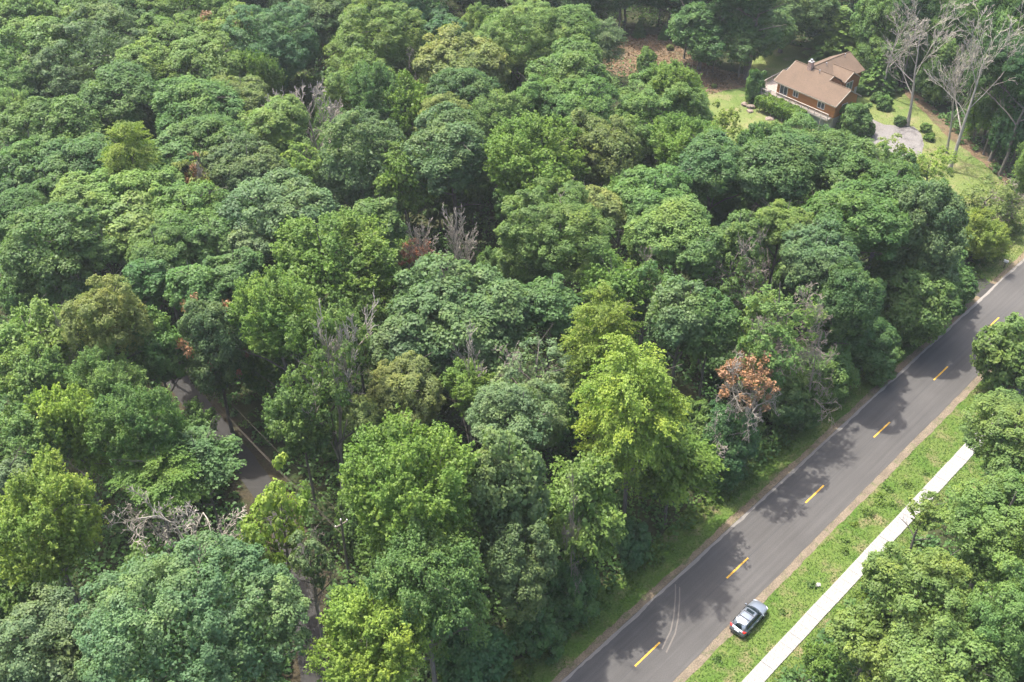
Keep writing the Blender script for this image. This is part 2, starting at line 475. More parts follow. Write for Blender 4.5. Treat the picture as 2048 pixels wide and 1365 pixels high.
def bare_mesh(cfg, H, r, seed, mat, maxlev=4):
    rnd = random.Random(seed)
    mb = MB()
    branch(mb, (0, 0, 0), (0, 0, 1), H * .62 if cfg in (SPREAD, GNARL) else H * .72, r, 0, maxlev, cfg, rnd)
    me = mb.mesh('trunk', mat, True)
    co = np.empty(len(me.vertices) * 3, np.float32); me.vertices.foreach_get('co', co); co = co.reshape(-1, 3)
    # scale to exact height
    co[:, 2] *= H / co[:, 2].max()
    me.vertices.foreach_set('co', co.ravel()); me.update()
    rr = np.percentile(np.hypot(co[:, 0], co[:, 1]), 96)
    return me, float(rr)
def trunk_mesh(seed):
    """bole 0..13 m with flared foot, and eight limbs that reach into a crown of radius 6.5 centred 13 m up"""
    rnd = random.Random(seed); mb = MB()
    pts = [Vector((0, 0, -.4)), Vector((0, 0, .35)), Vector((rnd.gauss(0, .1), rnd.gauss(0, .1), 3)), Vector((rnd.gauss(0, .25), rnd.gauss(0, .25), 7)), Vector((rnd.gauss(0, .4), rnd.gauss(0, .4), 11)), Vector((rnd.gauss(0, .6), rnd.gauss(0, .6), 16))]
    mb.tube(pts, [.52, .36, .29, .25, .17, .05], 8, cap=False)
    for k in range(9):
        f = 6.2 + k * .95 + rnd.uniform(-.3, .3)
        i = 2 if f < 7 else (3 if f < 11 else 4)
        a, b = pts[i], pts[i + 1]
        p = a.lerp(b, (f - a.z) / (b.z - a.z))
        ph = k * 2.4 + rnd.uniform(-.4, .4)
        L = rnd.uniform(4.2, 5.6) * (1 - .05 * k)
        e = Vector((math.cos(ph), math.sin(ph), 0))
        q = p + e * L * .5 + Vector((0, 0, L * .28)); s = p + e * L + Vector((rnd.gauss(0, .4), rnd.gauss(0, .4), L * .5))
        r = .14 - .006 * k
        mb.tube([p, q, s], [r, r * .7, .03], 5, cap=False)
        for j in range(3):
            w = q.lerp(s, rnd.random() * .8)
            mb.tube([w, w + Vector((e.x * 1.0 + rnd.gauss(0, .8), e.y * 1.0 + rnd.gauss(0, .8), rnd.uniform(.3, 1.4)))], [r * .4, .02], 3, cap=False)
    return mb.mesh('trunk', M_BARK, True)

TRUNKS = [trunk_mesh(s) for s in (1, 2, 3)]
CROWNS = {   # kind -> list of (radius, mesh)
    'oak': [(6.5, crown('oak', 6.5)) for _ in range(4)] + [(3.6, crown('oak', 3.6)) for _ in range(2)] + [(10.5, crown('oak', 10.5))],
    'fine': [(6.5, crown('fine', 6.5)) for _ in range(3)] + [(3.4, crown('fine', 3.4)) for _ in range(2)] + [(11.0, crown('fine', 11.0))],
    'teal': [(5.5, crown('teal', 5.5)) for _ in range(2)],
    'maple': [(6.0, crown('maple', 6.0)) for _ in range(4)] + [(3.2, crown('maple', 3.2)) for _ in range(2)],
    'layered': [(5.5, crown('layered', 5.5)) for _ in range(2)] + [(3.2, crown('layered', 3.2))],
    'droop': [(6.5, crown('droop', 6.5)) for _ in range(2)],
    'sparse': [(5.5, crown('sparse', 5.5)) for _ in range(2)] + [(3.2, crown('sparse', 3.2))],
}
CONIFERS = [(3.2, 6.5, conifer(3.2, 6.5)), (2.2, 3.2, conifer(2.2, 3.2))]
BARE = {k: [(20.0,) + bare_mesh(cfg, 20.0, r, sd, mt, lv) for sd in seeds] for k, cfg, r, seeds, mt, lv in (
    ('tall', TALL, .27, (3, 8, 21), M_DEAD, 4), ('spread', SPREAD, .34, (5,), M_DEAD, 4), ('broom', BROOM, .26, (6, 12), M_DEAD, 4),
    ('twiggy', TWIGGY, .26, (9,), M_DEAD_DARK, 4), ('gnarl', GNARL, .42, (4,), M_DEAD, 4))}
def dry_mesh(R=5.0, n=60):
    """scattered tufts of withered leaves round the twigs"""
    D = envelope_dirs(n, -.5); k = np.repeat(np.arange(n), 46)
    c = D * (R * rng.uniform(.35, 1.0, n))[:, None]
    pos = c[k] + rdirs(len(k)) * (rng.uniform(.15, .75, len(k)))[:, None]
    return leaf_mesh('withered_leaves', pos, rdirs(len(k)), rng.uniform(.2, .34, len(k)), np.clip(.5 + rng.normal(0, .2, n)[k] + rng.normal(0, .12, len(k)), 0, 1), M_DRY)
DRY = [dry_mesh(5.0, 60), dry_mesh(5.0, 22)]

import os
if os.environ.get('SCENE_DEBUG'):
    for k, v in BARE.items(): print('BARE', k, [(round(q[2], 2), len(q[1].polygons)) for q in v])
    print('CROWN TRIS', {k: [2 * len(m.polygons) for r, m in v] for k, v in CROWNS.items()}, sum(2 * len(m.polygons) for v in CROWNS.values() for r, m in v))

# ------------------------------------------------------------------ planting
TONE = {
    'G': (0.103, 0.184, 0.051), 'D': (0.077, 0.152, 0.049), 'B': (0.106, 0.174, 0.069), 'L': (0.138, 0.223, 0.059),
    'Y': (0.164, 0.240, 0.045), 'V': (0.117, 0.208, 0.041), 'O': (0.155, 0.201, 0.061), 'T': (0.069, 0.147, 0.056),
    'S': (0.130, 0.194, 0.082), 'K': (0.054, 0.120, 0.038),
    'Z': (0.190, 0.268, 0.050),
}
NAMES = {'oak': 'oak_tree', 'fine': 'ash_tree', 'teal': 'elm_tree', 'maple': 'maple_tree', 'layered': 'beech_tree', 'droop': 'linden_tree', 'sparse': 'thinning_tree'}
GROUP = 'leafy trees of the wood'
use_count = {}
def tone(code, j=0.10):
    c = TONE[code]
    v = random.uniform(1 - j, 1 + j)
    return (c[0] * v * random.uniform(.93, 1.07), c[1] * v, c[2] * v * random.uniform(.92, 1.08), 1)
def size_from_view(px, py, w, h, zc):
    p = P(px, py, zc); sc = ppm(p)
    R = w / 2 / sc
    el = math.atan2(CAM_H - zc, math.hypot(p.x, p.y))
    V = math.sqrt(max((h / 2 / sc) ** 2 - (R * math.sin(el)) ** 2, (.55 * R) ** 2)) / math.cos(el)
    return p, R, min(max(V, .74 * R), 1.7 * R)
def tree(kind, px, py, w, h, col, label, top=None, name=None, group=GROUP, dry=None, bare=None, trunk=True):
    w *= 1.07; h *= 1.05
    zc = 13.0
    for _ in range(6):
        p, R, V = size_from_view(px, py, w, h, zc)
        tt = top if top else min(15.5 + R * .95, 25)
        zc = max(tt - V, V * .92 + (1.6 if R > 3 else .2))
    edge = False
    for _ in range(40):        # a tree stands beside the road, never on it: a roadside crown reaches lower down
        s_, t_ = road_st(p.x, p.y)
        if not (-8.4 - .25 * R < t_ < 4.0) or zc < 4.0: break
        edge = True
        zc -= .3
        p, R, V = size_from_view(px, py, w, h, zc)
        V = max(.9 * R, min(V, zc))
    if edge: V = max(min(V, 1.25 * R), min(zc * .96, 1.25 * R))
    fam = CROWNS[kind]
    best = min(abs(math.log(R / q[0])) for q in fam)
    fam = [q for q in fam if abs(math.log(R / q[0])) < best + .15]
    k = use_count.get(kind, 0); use_count[kind] = k + 1
    r0, me = fam[k % len(fam)]
    root = tag(empty(name or NAMES[kind], (p.x, p.y, 0), random.uniform(0, 6.28)), label, 'tree', group)
    c = bpy.data.objects.new('crown', me)
    c.location = (0, 0, zc); c.scale = (R / r0, R / r0, V / r0)
    c.color = tone(col)
    link(c, root)
    if trunk:
        t = bpy.data.objects.new('trunk', TRUNKS[k % 3])
        tr = max(.45, R / 6.5)
        t.scale = (tr, tr, zc / 13.0)
        link(t, root)
    if bare:
        hh, bm_, rr = BARE[bare][k % len(BARE[bare])]
        b = bpy.data.objects.new('dead_limbs', bm_)
        b.scale = (R / rr * 1.16, R / rr * 1.16, (zc + V * 1.14) / hh); b.rotation_euler = (0, 0, random.uniform(0, 6.28))
        link(b, root)
    if dry:
        d = bpy.data.objects.new('withered_leaves', DRY[1])
        d.location = (0, 0, zc + V * .12); d.scale = (R / 5.2, R / 5.2, V / 5.2); d.color = dry
        link(d, root)
    return root
def dead(kind, bx, by, tx, ty, w, label, dry=None, dryz=(.5, .8), name='dead_tree', drymesh=0, mat=None, zb=0.0):
    """bare tree from the pixel where its stem comes into view (zb metres up), the pixel of its top and the width of its head"""
    p = P(bx, by, zb); p.z = 0.0
    hh = zb + 2.0
    while True:
        q = p + Vector((0, 0, hh))
        d = q.y * CT - (q.z - CAM_H) * ST_; v = q.y * ST_ + (q.z - CAM_H) * CT
        if 682.5 - FOC * v / d < ty or hh > 34: break
        hh += .1
    k = use_count.get(kind, 0); use_count[kind] = k + 1
    h0, me, rr = BARE[kind][k % len(BARE[kind])]
    R = w / 2 / ppm(p + Vector((0, 0, hh * .7)))
    root = tag(empty(name, (p.x, p.y, 0), random.uniform(0, 6.28)), label, 'tree', 'bare dead trees')
    if zb == 0:          # the stem leans until its top stands where it does in the photo
        xt = 1024 + FOC * q.x / d
        lean = math.atan((tx - xt) / ppm(q) / hh)
        root.rotation_mode = 'QUATERNION'
        from mathutils import Quaternion
        root.rotation_quaternion = Quaternion((0, 1, 0), lean) @ Quaternion((0, 0, 1), random.uniform(0, 6.28))
    t = bpy.data.objects.new('trunk', me); t.scale = (R / rr, R / rr, hh / h0)
    link(t, root)
    if dry:
        d = bpy.data.objects.new('withered_leaves', DRY[drymesh])
        zc = hh * (dryz[0] + dryz[1]) / 2
        d.location = (0, 0, zc); d.scale = (R * .8 / 5, R * .8 / 5, hh * (dryz[1] - dryz[0]) / 2 / 5); d.color = dry
        link(d, root)
    return root
BROWN = (0.20, 0.088, 0.055, 1)
ORANGE = (0.25, 0.148, 0.085, 1)

T = tree
def based(kind, bx, by, ty, w, col, label, low=.12, name=None):
    """tree from the pixel of its foot, the height its top reaches in the photo and its width"""
    p = P(bx, by, 0); hh = 4.0
    while hh < 30:
        q = p + Vector((0, 0, hh)); d = q.y * CT - (q.z - CAM_H) * ST_; v = q.y * ST_ + (q.z - CAM_H) * CT
        if 682.5 - FOC * v / d < ty: break
        hh += .2
    R = w / 2 / ppm(p + Vector((0, 0, hh * .55)))
    zc, V = hh * (1 + low) / 2, hh * (1 - low) / 2
    fam = CROWNS[kind]
    best = min(abs(math.log(R / q[0])) for q in fam)
    fam = [q for q in fam if abs(math.log(R / q[0])) < best + .15]
    k = use_count.get(kind, 0); use_count[kind] = k + 1
    r0, me = fam[k % len(fam)]
    root = tag(empty(name or NAMES[kind], p, random.uniform(0, 6.28)), label, 'tree', GROUP)
    c = bpy.data.objects.new('crown', me); c.location = (0, 0, zc); c.scale = (R / r0, R / r0, V / r0); c.color = tone(col); link(c, root)
    t = bpy.data.objects.new('trunk', TRUNKS[k % 3]); t.scale = (max(.5, R / 6.5), max(.5, R / 6.5), zc / 13.0); link(t, root)
    return root

# ------------------------------------------------------------------ ground, road, sidewalk, lane
def sheet(name, pts, z, mat, parent=None, kind='structure', sub=True):
    """flat polygon lying z above the terrain"""
    import bmesh
    bm = bmesh.new()
    f = bm.faces.new([bm.verts.new((p[0], p[1], z)) for p in pts])
    bmesh.ops.triangulate(bm, faces=[f])
    me = bpy.data.meshes.new(name); bm.to_mesh(me); bm.free()
    if me.polygons and me.polygons[0].normal.z < 0: me.flip_normals()
    me.materials.append(mat)
    o = link(bpy.data.objects.new(name, me), parent)
    if kind: o['kind'] = kind
    return o
def wob_poly(pts, amp=.5, step=2.0):
    """polygon outline cut into short steps with an uneven edge"""
    out = []; n = len(pts)
    for i in range(n):
        a, b = Vector(pts[i][:2]), Vector(pts[(i + 1) % n][:2])
        k = max(1, int((b - a).length / step))
        for j in range(k):
            q = a.lerp(b, j / k)
            out.append((q.x + random.uniform(-amp, amp), q.y + random.uniform(-amp, amp)))
    return out
# terrain: one sheet to the horizon
m = MB(); N = 40; S = 1500.0
for i in range(N + 1):
    for j in range(N + 1):
        m.v.append(((i / N - .5) * 2 * S, (j / N - .35) * 2 * S, -0.02))
for i in range(N):
    for j in range(N):
        a = i * (N + 1) + j
        m.f.append((a, a + N + 1, a + N + 2, a + 1))
o = m.build('ground', M_FLOOR); o['kind'] = 'structure'
ROT = HEAD
def roadsheet(name, s0, s1, t0, t1, z, mat, ragged=0.0, parent=None, kind='structure', step=.6, ragged2=None):
    """strip in the road's own axes (x along the road, y to its left)"""
    rag2 = ragged if ragged2 is None else ragged2
    n = max(1, int((s1 - s0) / step)) if (ragged or rag2) else 1
    mb = MB()
    w0 = w1 = 0
    for k in range(n + 1):
        s = s0 + (s1 - s0) * k / n
        w0 = .6 * w0 + random.uniform(-1, 1) * ragged; w1 = .6 * w1 + random.uniform(-1, 1) * rag2
        mb.v += [(s, -(t0 + w0), 0), (s, -(t1 + w1), 0)]
    for k in range(n):
        mb.f.append((2 * k, 2 * k + 1, 2 * k + 3, 2 * k + 2))
    me = bpy.data.meshes.new(name); me.from_pydata(mb.v, [], mb.f); me.materials.append(mat); me.update()
    if me.polygons[0].normal.z < 0: me.flip_normals()
    o = bpy.data.objects.new(name, me)
    if parent is None:
        o.location = (RO.x, RO.y, z); o.rotation_euler = (0, 0, ROT)
    else:
        o.location = (0, 0, z)
    link(o, parent)
    if kind: o['kind'] = kind
    return o
roadsheet('grass_verge', -200, 300, -8.8, -4.0, 0.000, M_VERGE, .25, ragged2=0)
roadsheet('grass_strip', -200, 300, 3.6, 12.5, 0.000, M_VERGE, 0, ragged2=.4)
roadsheet('dirt_shoulder', -200, 300, -4.75, -3.9, 0.008, M_BROWNSH, .10, ragged2=0)
roadsheet('sand_shoulder', -200, 300, 3.4, 4.55, 0.008, M_SAND, 0, ragged2=.09)
rd = roadsheet('road', -200, 300, -4.0, 3.66, 0.030, M_ROAD, .02, ragged2=.035)
roadsheet('worn_edge', -200, 300, -3.98, -3.66, 0.005, M_EDGE, .03, rd, None, ragged2=.08)
roadsheet('seam', -200, 300, -.035, .025, 0.004, M_TAR, .012, rd, None)
for i in range(-6, 12):
    if abs(i) > 8: continue
    s = i * 15.24
    roadsheet('lane_marking', s - 1.95, s + 1.95, -.105, .085, 0.009, M_YEL, .006, rd, None)
# scuffed tyre arc on the left lane, as at the lower end of the road
mb = MB(); arc = [P(1325, 1300, 0), P(1343, 1262, 0), P(1349, 1232, 0), P(1352, 1195, 0), P(1352, 1170, 0)]
for off in (0.0, .55):
    k0 = len(mb.v)
    for i in range(25):
        f = i / 24 * 4; a = min(int(f), 3); g = f - a
        q0, q1, q2, q3 = arc[max(a - 1, 0)], arc[a], arc[a + 1], arc[min(a + 2, 4)]
        q = q1 * (1 - g) + q2 * g
        s, t = road_st(q.x, q.y)
        mb.v += [(s, -t - off, 0), (s, -t - off + .16, 0)]
    for i in range(24):
        a = k0 + 2 * i
        mb.f.append((a, a + 1, a + 3, a + 2))
me = bpy.data.meshes.new('tyre_mark'); me.from_pydata(mb.v, [], mb.f); me.materials.append(M_RUB); me.update()
if me.polygons[0].normal.z < 0: me.flip_normals()
o = link(bpy.data.objects.new('tyre_mark', me), rd); o.location = (0, 0, .0065)
# sidewalk of separate slabs
sw = roadsheet('sidewalk', -20, 150, 8.46, 9.98, 0.010, M_SAND)
slab = MB(); L = 1.625
slab.add([(0, 0, 0), (L - .012, 0, 0), (L - .012, 1.60, 0), (0, 1.60, 0), (.008, .012, .10), (L - .020, .012, .10), (L - .020, 1.588, .10), (.008, 1.588, .10)],
         [(4, 5, 6, 7), (0, 1, 5, 4), (1, 2, 6, 5), (2, 3, 7, 6), (3, 0, 4, 7)])
slab_me = slab.mesh('slab', M_CONC)
for k in range(78):
    s = -12.3 + k * L
    o = bpy.data.objects.new('slab', slab_me)
    o.location = (s, -10.02 + random.uniform(-.015, .015), random.uniform(-.012, .012)); o.rotation_euler = (random.uniform(-.004, .004), random.uniform(-.005, .005), random.uniform(-.004, .004))
    link(o, sw)
# woodland lane
M_LITTER = blend_mat('lane_edge', [(0.036, 0.032, 0.019), (0.052, 0.042, 0.026), (0.030, 0.044, 0.016)], (0.25, 0.6, 3.0), bumpy=0.6)
lane_c = [P(640, 1420), P(630, 1354), P(608, 1180), P(572, 1060), P(515, 958), P(438, 862), P(378, 790), P(322, 720), P(250, 640), P(120, 520)]
def ribbon(name, pts, w, z, mat, rag=.12):
    fine = []
    for i in range(len(pts) - 1):
        for k in range(6): fine.append(pts[i].lerp(pts[i + 1], k / 6))
    fine.append(pts[-1])
    for _ in range(6):
        fine = [fine[0]] + [(fine[i - 1] + fine[i] * 2 + fine[i + 1]) / 4 for i in range(1, len(fine) - 1)] + [fine[-1]]
    mb = MB()
    for i, p in enumerate(fine):
        d = (fine[min(i + 1, len(fine) - 1)] - fine[max(i - 1, 0)]).normalized(); n = Vector((-d.y, d.x, 0))
        a, b = p + n * (w / 2 + random.uniform(-rag, rag)), p - n * (w / 2 + random.uniform(-rag, rag))
        mb.v += [(a.x, a.y, z), (b.x, b.y, z)]
    for i in range(len(fine) - 1): mb.f.append((2 * i, 2 * i + 1, 2 * i + 3, 2 * i + 2))
    me = bpy.data.meshes.new(name); me.from_pydata(mb.v, [], mb.f); me.materials.append(mat); me.update()
    if me.polygons[0].normal.z < 0: me.flip_normals()
    o = link(bpy.data.objects.new(name, me)); o['kind'] = 'structure'
    return fine
ribbon('lane_verge', lane_c, 5.6, .004, M_LITTER, .5)
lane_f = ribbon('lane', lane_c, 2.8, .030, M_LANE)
# yard of the house
lawn_px = [(1405, 172), (1462, 168), (1492, 165), (1500, 120), (1570, 88), (1640, 100), (1735, 168), (1800, 182), (1850, 210), (1893, 252), (1905, 280), (1950, 305), (1985, 345), (2070, 420), (2075, 490), (2040, 530), (1990, 566), (1960, 540), (1925, 440), (1800, 350), (1620, 330), (1480, 320), (1425, 260)]
lawn_pts = [P(*q) for q in lawn_px]
sheet('lawn', wob_poly(lawn_pts, .25, 1.5), .006, M_LAWN)
litter_px = [(1180, 120), (1215, 88), (1262, 72), (1320, 70), (1352, 88), (1380, 112), (1440, 140), (1500, 152), (1500, 172), (1460, 180), (1425, 190), (1395, 172), (1330, 140), (1240, 155)]
litter_pts = [P(*q) for q in litter_px]
sheet('leaf_litter', wob_poly(litter_pts, .35, 1.2), .012, M_MULCH)
border_px = [(1795, 170), (1835, 190), (1880, 225), (1912, 262), (1955, 290), (2005, 335), (2030, 385), (1990, 345), (1945, 310), (1898, 276), (1862, 238), (1825, 204)]
sheet('mulch_border', wob_poly([P(*q) for q in border_px], .3, 1.0), .018, M_MULCH)
drive_px = [(1722, 236), (1742, 238), (1768, 250), (1800, 252), (1828, 254), (1842, 268), (1848, 290), (1842, 312), (1800, 330), (1745, 330), (1725, 290)]
drive_pts = [P(*q) for q in drive_px]
sheet('driveway', drive_pts, .030, M_DRIVE)
ribbon('driveway_approach', [P(1800, 315), P(1835, 390), P(1880, 480), P(1930, 550), P(1962, 578), P(1985, 586)], 4.6, .022, M_LANE)

# undergrowth, grass and weeds: what nobody could count
def in_poly(x, y, poly):
    c = np.zeros(len(x), bool); n = len(poly)
    for i in range(n):
        x0, y0 = poly[i][0], poly[i][1]; x1, y1 = poly[(i + 1) % n][0], poly[(i + 1) % n][1]
        if y0 == y1: continue
        hit = ((y0 > y) != (y1 > y)) & (x < (x1 - x0) * (y - y0) / (y1 - y0) + x0)
        c ^= hit
    return c
def keep_clear(x, y):
    s, t = (x - RO.x) * RE.x + (y - RO.y) * RE.y, (x - RO.x) * RN.x + (y - RO.y) * RN.y
    ok = ~((t > -7.4) & (t < 11.2))
    for poly in (lawn_pts, litter_pts, drive_pts): ok &= ~in_poly(x, y, poly)
    for p in lane_f: ok &= (x - p.x) ** 2 + (y - p.y) ** 2 > 2.7 ** 2
    return ok
n = 15000
y = 50 + 215 * rng.random(n) ** 1.15; x = (rng.random(n) - .5) * (100 + (y - 50) * .85)
ok = keep_clear(x, y); x, y = x[ok], y[ok]
s_, t_ = (x - RO.x) * RE.x + (y - RO.y) * RE.y, (x - RO.x) * RN.x + (y - RO.y) * RN.y
hgt = rng.gamma(1.8, 1.5, len(x)).clip(.2, 9)
near = np.minimum(np.where(t_ > 0, t_ - 10.6, 99), np.where(t_ < 0, -t_ - 6.4, 99))
for q in lane_f: near = np.minimum(near, np.hypot(x - q.x, y - q.y) - 2.0)
for poly in (lawn_pts, drive_pts):
    for q in wob_poly(poly, .01, 1.0): near = np.minimum(near, np.hypot(x - q[0], y - q[1]))
hgt = np.minimum(hgt, np.maximum(.2, near * 1.6))
k = np.repeat(np.arange(len(x)), 24); n = len(k)
d = rdirs(n); d[:, 2] = np.abs(d[:, 2])
pos = np.stack([x[k], y[k], hgt[k] * .35], 1) + d * (np.stack([hgt[k] * .5 + .25, hgt[k] * .5 + .25, hgt[k] * .6], 1)) * rng.uniform(.5, 1, n)[:, None]
tn = rng.normal(.45, .2, len(x))
me = leaf_mesh('undergrowth', pos, unit(d * .4 + np.array([0, 0, .8]) + .4 * rng.normal(size=(n, 3))), rng.uniform(.22, .42, n), tn[k] + rng.normal(0, .1, n), M_LEAF)
o = link(bpy.data.objects.new('undergrowth', me)); o.color = (0.075, 0.150, 0.044, 1)
tag(o, 'dark leafy undergrowth covering the forest floor between the trunks', 'undergrowth', kind='stuff')

def strip_points(n, s0, s1, t0, t1):
    s = rng.uniform(s0, s1, n); t = rng.uniform(t0, t1, n)
    return np.stack([RO.x + RE.x * s + RN.x * t, RO.y + RE.y * s + RN.y * t], 1)
def blades(pts, hmin, hmax, tintc):
    n = len(pts)
    h = rng.uniform(hmin, hmax, n)
    pos = np.concatenate([pts, (h * .45)[:, None]], 1)
    ax = unit(np.stack([rng.normal(0, .5, n), rng.normal(0, .5, n), np.ones(n)], 1))
    nr = rdirs(n) * .7; nr[:, 2] = np.abs(nr[:, 2]) * .5 + .75
    return pos, unit(nr), h * 1.1, ax, np.clip(rng.normal(tintc, .09, n) + .20 * np.sin(pts[:, 0] * .9) * np.sin(pts[:, 1] * .7 + 1.3), 0, 1)
pts = np.concatenate([strip_points(20000, -14, 110, -8.6, -4.7), strip_points(12000, -14, 80, 4.55, 8.32), strip_points(7000, -14, 60, 10.05, 12.0)])
a = blades(pts, .05, .125, .5)
me = leaf_mesh('grass', a[0], a[1], a[2], a[4], M_LEAF, long=1.3)
o = link(bpy.data.objects.new('grass', me)); o.color = (0.060, 0.112, 0.017, 1)
tag(o, 'rough green grass growing along both sides of the road', 'grass', kind='stuff')
# weeds: leafy clumps in the strip by the sidewalk and at the wood's edge
cl = np.concatenate([strip_points(16, -6, 45, 5.0, 7.6), strip_points(260, -12, 95, -8.8, -6.2), strip_points(50, -12, 40, 10.8, 12.5)])
k = np.repeat(np.arange(len(cl)), 70); n = len(k)
r = rng.uniform(.25, .75, len(cl)); d = rdirs(n); d[:, 2] = np.abs(d[:, 2])
pos = np.concatenate([cl[k], np.zeros((n, 1))], 1) + d * (r[k] * rng.uniform(.3, 1, n))[:, None] * np.array([1.2, 1.2, .8])
me = leaf_mesh('weeds', pos, unit(d * .5 + np.array([0, 0, .7]) + .4 * rng.normal(size=(n, 3))), rng.uniform(.12, .24, n), rng.normal(.5, .2, len(cl))[k] + rng.normal(0, .1, n), M_LEAF)
o = link(bpy.data.objects.new('weeds', me)); o.color = (0.085, 0.145, 0.028, 1)
tag(o, 'leafy weeds in the verges beside the road and sidewalk', 'weeds', kind='stuff')
# lawn blades near the house
bx = [p.x for p in lawn_pts]; by = [p.y for p in lawn_pts]
x = rng.uniform(min(bx), max(bx), 16000); y = rng.uniform(min(by), max(by), 16000)
ok = in_poly(x, y, lawn_pts) & ~in_poly(x, y, drive_pts)
a = blades(np.stack([x[ok], y[ok]], 1), .06, .15, .5)
me = leaf_mesh('lawn_grass', a[0], a[1], a[2], a[4], M_LEAF, long=1.3)
o = link(bpy.data.objects.new('lawn_grass', me)); o.color = (0.085, 0.120, 0.034, 1)
tag(o, 'short mown grass on the lawn round the house', 'grass', kind='stuff')
# dry litter on the clearing
bx = [p.x for p in litter_pts]; by = [p.y for p in litter_pts]
x = rng.uniform(min(bx), max(bx), 9000); y = rng.uniform(min(by), max(by), 9000)
ok = in_poly(x, y, litter_pts)
n = ok.sum()
me = leaf_mesh('dry_leaves', np.stack([x[ok], y[ok], rng.uniform(.02, .12, n)], 1), unit(np.array([0, 0, 1.0]) + .5 * rng.normal(size=(n, 3))), rng.uniform(.15, .4, n), rng.normal(.5, .2, n), M_DRY)
o = link(bpy.data.objects.new('dry_leaves', me)); o.color = (0.16, 0.108, 0.064, 1)
tag(o, 'brown dead leaves strewn over the clearing beside the wood', 'leaf litter', kind='stuff')

# the wood goes on beyond the frame
def woods():
    ng = bpy.data.node_groups.new('woods_scatter', 'GeometryNodeTree')
    ng.interface.new_socket('Geometry', in_out='INPUT', socket_type='NodeSocketGeometry')
    ng.interface.new_socket('Geometry', in_out='OUTPUT', socket_type='NodeSocketGeometry')
    gi, go = ng.nodes.new('NodeGroupInput'), ng.nodes.new('NodeGroupOutput')
    iop = ng.nodes.new('GeometryNodeInstanceOnPoints')
    src = bpy.data.objects.new('woods_crown', CROWNS['oak'][0][1]); src.color = (0.05, .10, .034, 1)
    ob = ng.nodes.new('GeometryNodeObjectInfo')
    ob.inputs['Object'].default_value = src
    rv = ng.nodes.new('FunctionNodeRandomValue'); rv.data_type = 'FLOAT_VECTOR'
    rv.inputs[0].default_value = (0, 0, 0); rv.inputs[1].default_value = (0, 0, 6.28)
    rs = ng.nodes.new('FunctionNodeRandomValue'); rs.data_type = 'FLOAT'
    rs.inputs[2].default_value = .8; rs.inputs[3].default_value = 1.25
    L = ng.links.new
    L(gi.outputs[0], iop.inputs['Points']); L(ob.outputs['Geometry'], iop.inputs['Instance'])
    L(rv.outputs[0], iop.inputs['Rotation']); L(rs.outputs[1], iop.inputs['Scale'])
    L(iop.outputs[0], go.inputs[0])
    pts = []
    xx, yy = -190.0, 20.0
    while yy < 420:
        xx = -250.0
        while xx < 250:
            x = xx + random.uniform(-3.5, 3.5); y = yy + random.uniform(-3.5, 3.5)
            s, t = road_st(x, y)
            half = 49.5 + (y - 59.4) * .3834
            inside = abs(x) < half + 13 and 24 < y < (208 if x < 20 else 234)
            if not inside and not (-15 < t < 16) and (x * x + (y) ** 2) > 900:
                pts.append((x, y, random.uniform(10, 14)))
            xx += 11.5
        yy += 11.5
    me = bpy.data.meshes.new('woods'); me.from_pydata(pts, [], []); me.materials.append(M_LEAF)
    o = link(bpy.data.objects.new('woods', me)); o.color = (0.05, .10, .034, 1)
    md = o.modifiers.new('scatter', 'NODES'); md.node_group = ng
    tag(o, 'unbroken green woods going on beyond the house and the road', 'woods', kind='stuff')
woods()

# summer haze: one closed box of thin even air round the camera and the scene
m = MB(); m.box(-900, 900, -120, 1100, -1.2, 96.0)
hz, hnt, hb = new_mat('haze_air')
hv = hnt.nodes.new('ShaderNodeVolumePrincipled')
hv.inputs['Color'].default_value = (.86, .92, .96, 1)
hv.inputs['Density'].default_value = 0.00015
hv.inputs['Anisotropy'].default_value = 0.2
hnt.links.new(hv.outputs[0], hnt.nodes['Material Output'].inputs['Volume'])
hnt.nodes.remove(hb)
o = m.build('haze', hz); tag(o, 'thin pale summer haze in the air over the woods', 'haze', kind='stuff')

# ------------------------------------------------------------------ house (axes: x along the front eave, y to the back, z up from the lower yard)
def shingle_mat():
    m, nt, b = new_mat('roof_shingle')
    v = objcoord(nt)
    n1, n2, n3 = noise(nt, 9.0, 3, .7, v), noise(nt, .5, 4, .6, v), noise(nt, 2.4, 4, .7, v)
    a = mixc(nt, ramp(nt, n1.outputs[0], [(.3, 0.0), (.7, 1.0)]).outputs[0], (.070, .046, .029), (.128, .087, .058))
    a = mixc(nt, .5, a, ramp(nt, n2.outputs[0], [(.3, .75), (.7, 1.2)]).outputs[0], 'MULTIPLY')
    a = mixc(nt, .4, a, ramp(nt, n3.outputs[0], [(.3, .75), (.7, 1.25)]).outputs[0], 'MULTIPLY')
    nt.links.new(a, b.inputs['Base Color']); b.inputs['Roughness'].default_value = .92
    bump(nt, b, n1.outputs[0], .4, .03)
    return m
def wood_mat(name, c0, c1, sc=(0.3, 0.3, 7.0)):
    m, nt, b = new_mat(name)
    mp = nt.nodes.new('ShaderNodeMapping'); mp.inputs['Scale'].default_value = sc; nt.links.new(objcoord(nt), mp.inputs[0])
    n = noise(nt, 2.0, 5, .65, mp.outputs[0])
    nt.links.new(ramp(nt, n.outputs[0], [(.3, c0), (.7, c1)]).outputs[0], b.inputs['Base Color'])
    b.inputs['Roughness'].default_value = .7
    bump(nt, b, n.outputs[0], .3, .02)
    return m
M_SHIN = shingle_mat()
M_SIDING = wood_mat('stained_siding', (.235, .088, .020), (.34, .142, .036))
M_GABLE = wood_mat('dark_siding', (0.139, 0.049, 0.015), (0.221, 0.082, 0.025))
M_DECK = wood_mat('weathered_deck', (0.189, 0.160, 0.135), (0.312, 0.275, 0.238), (7.0, .3, 1))
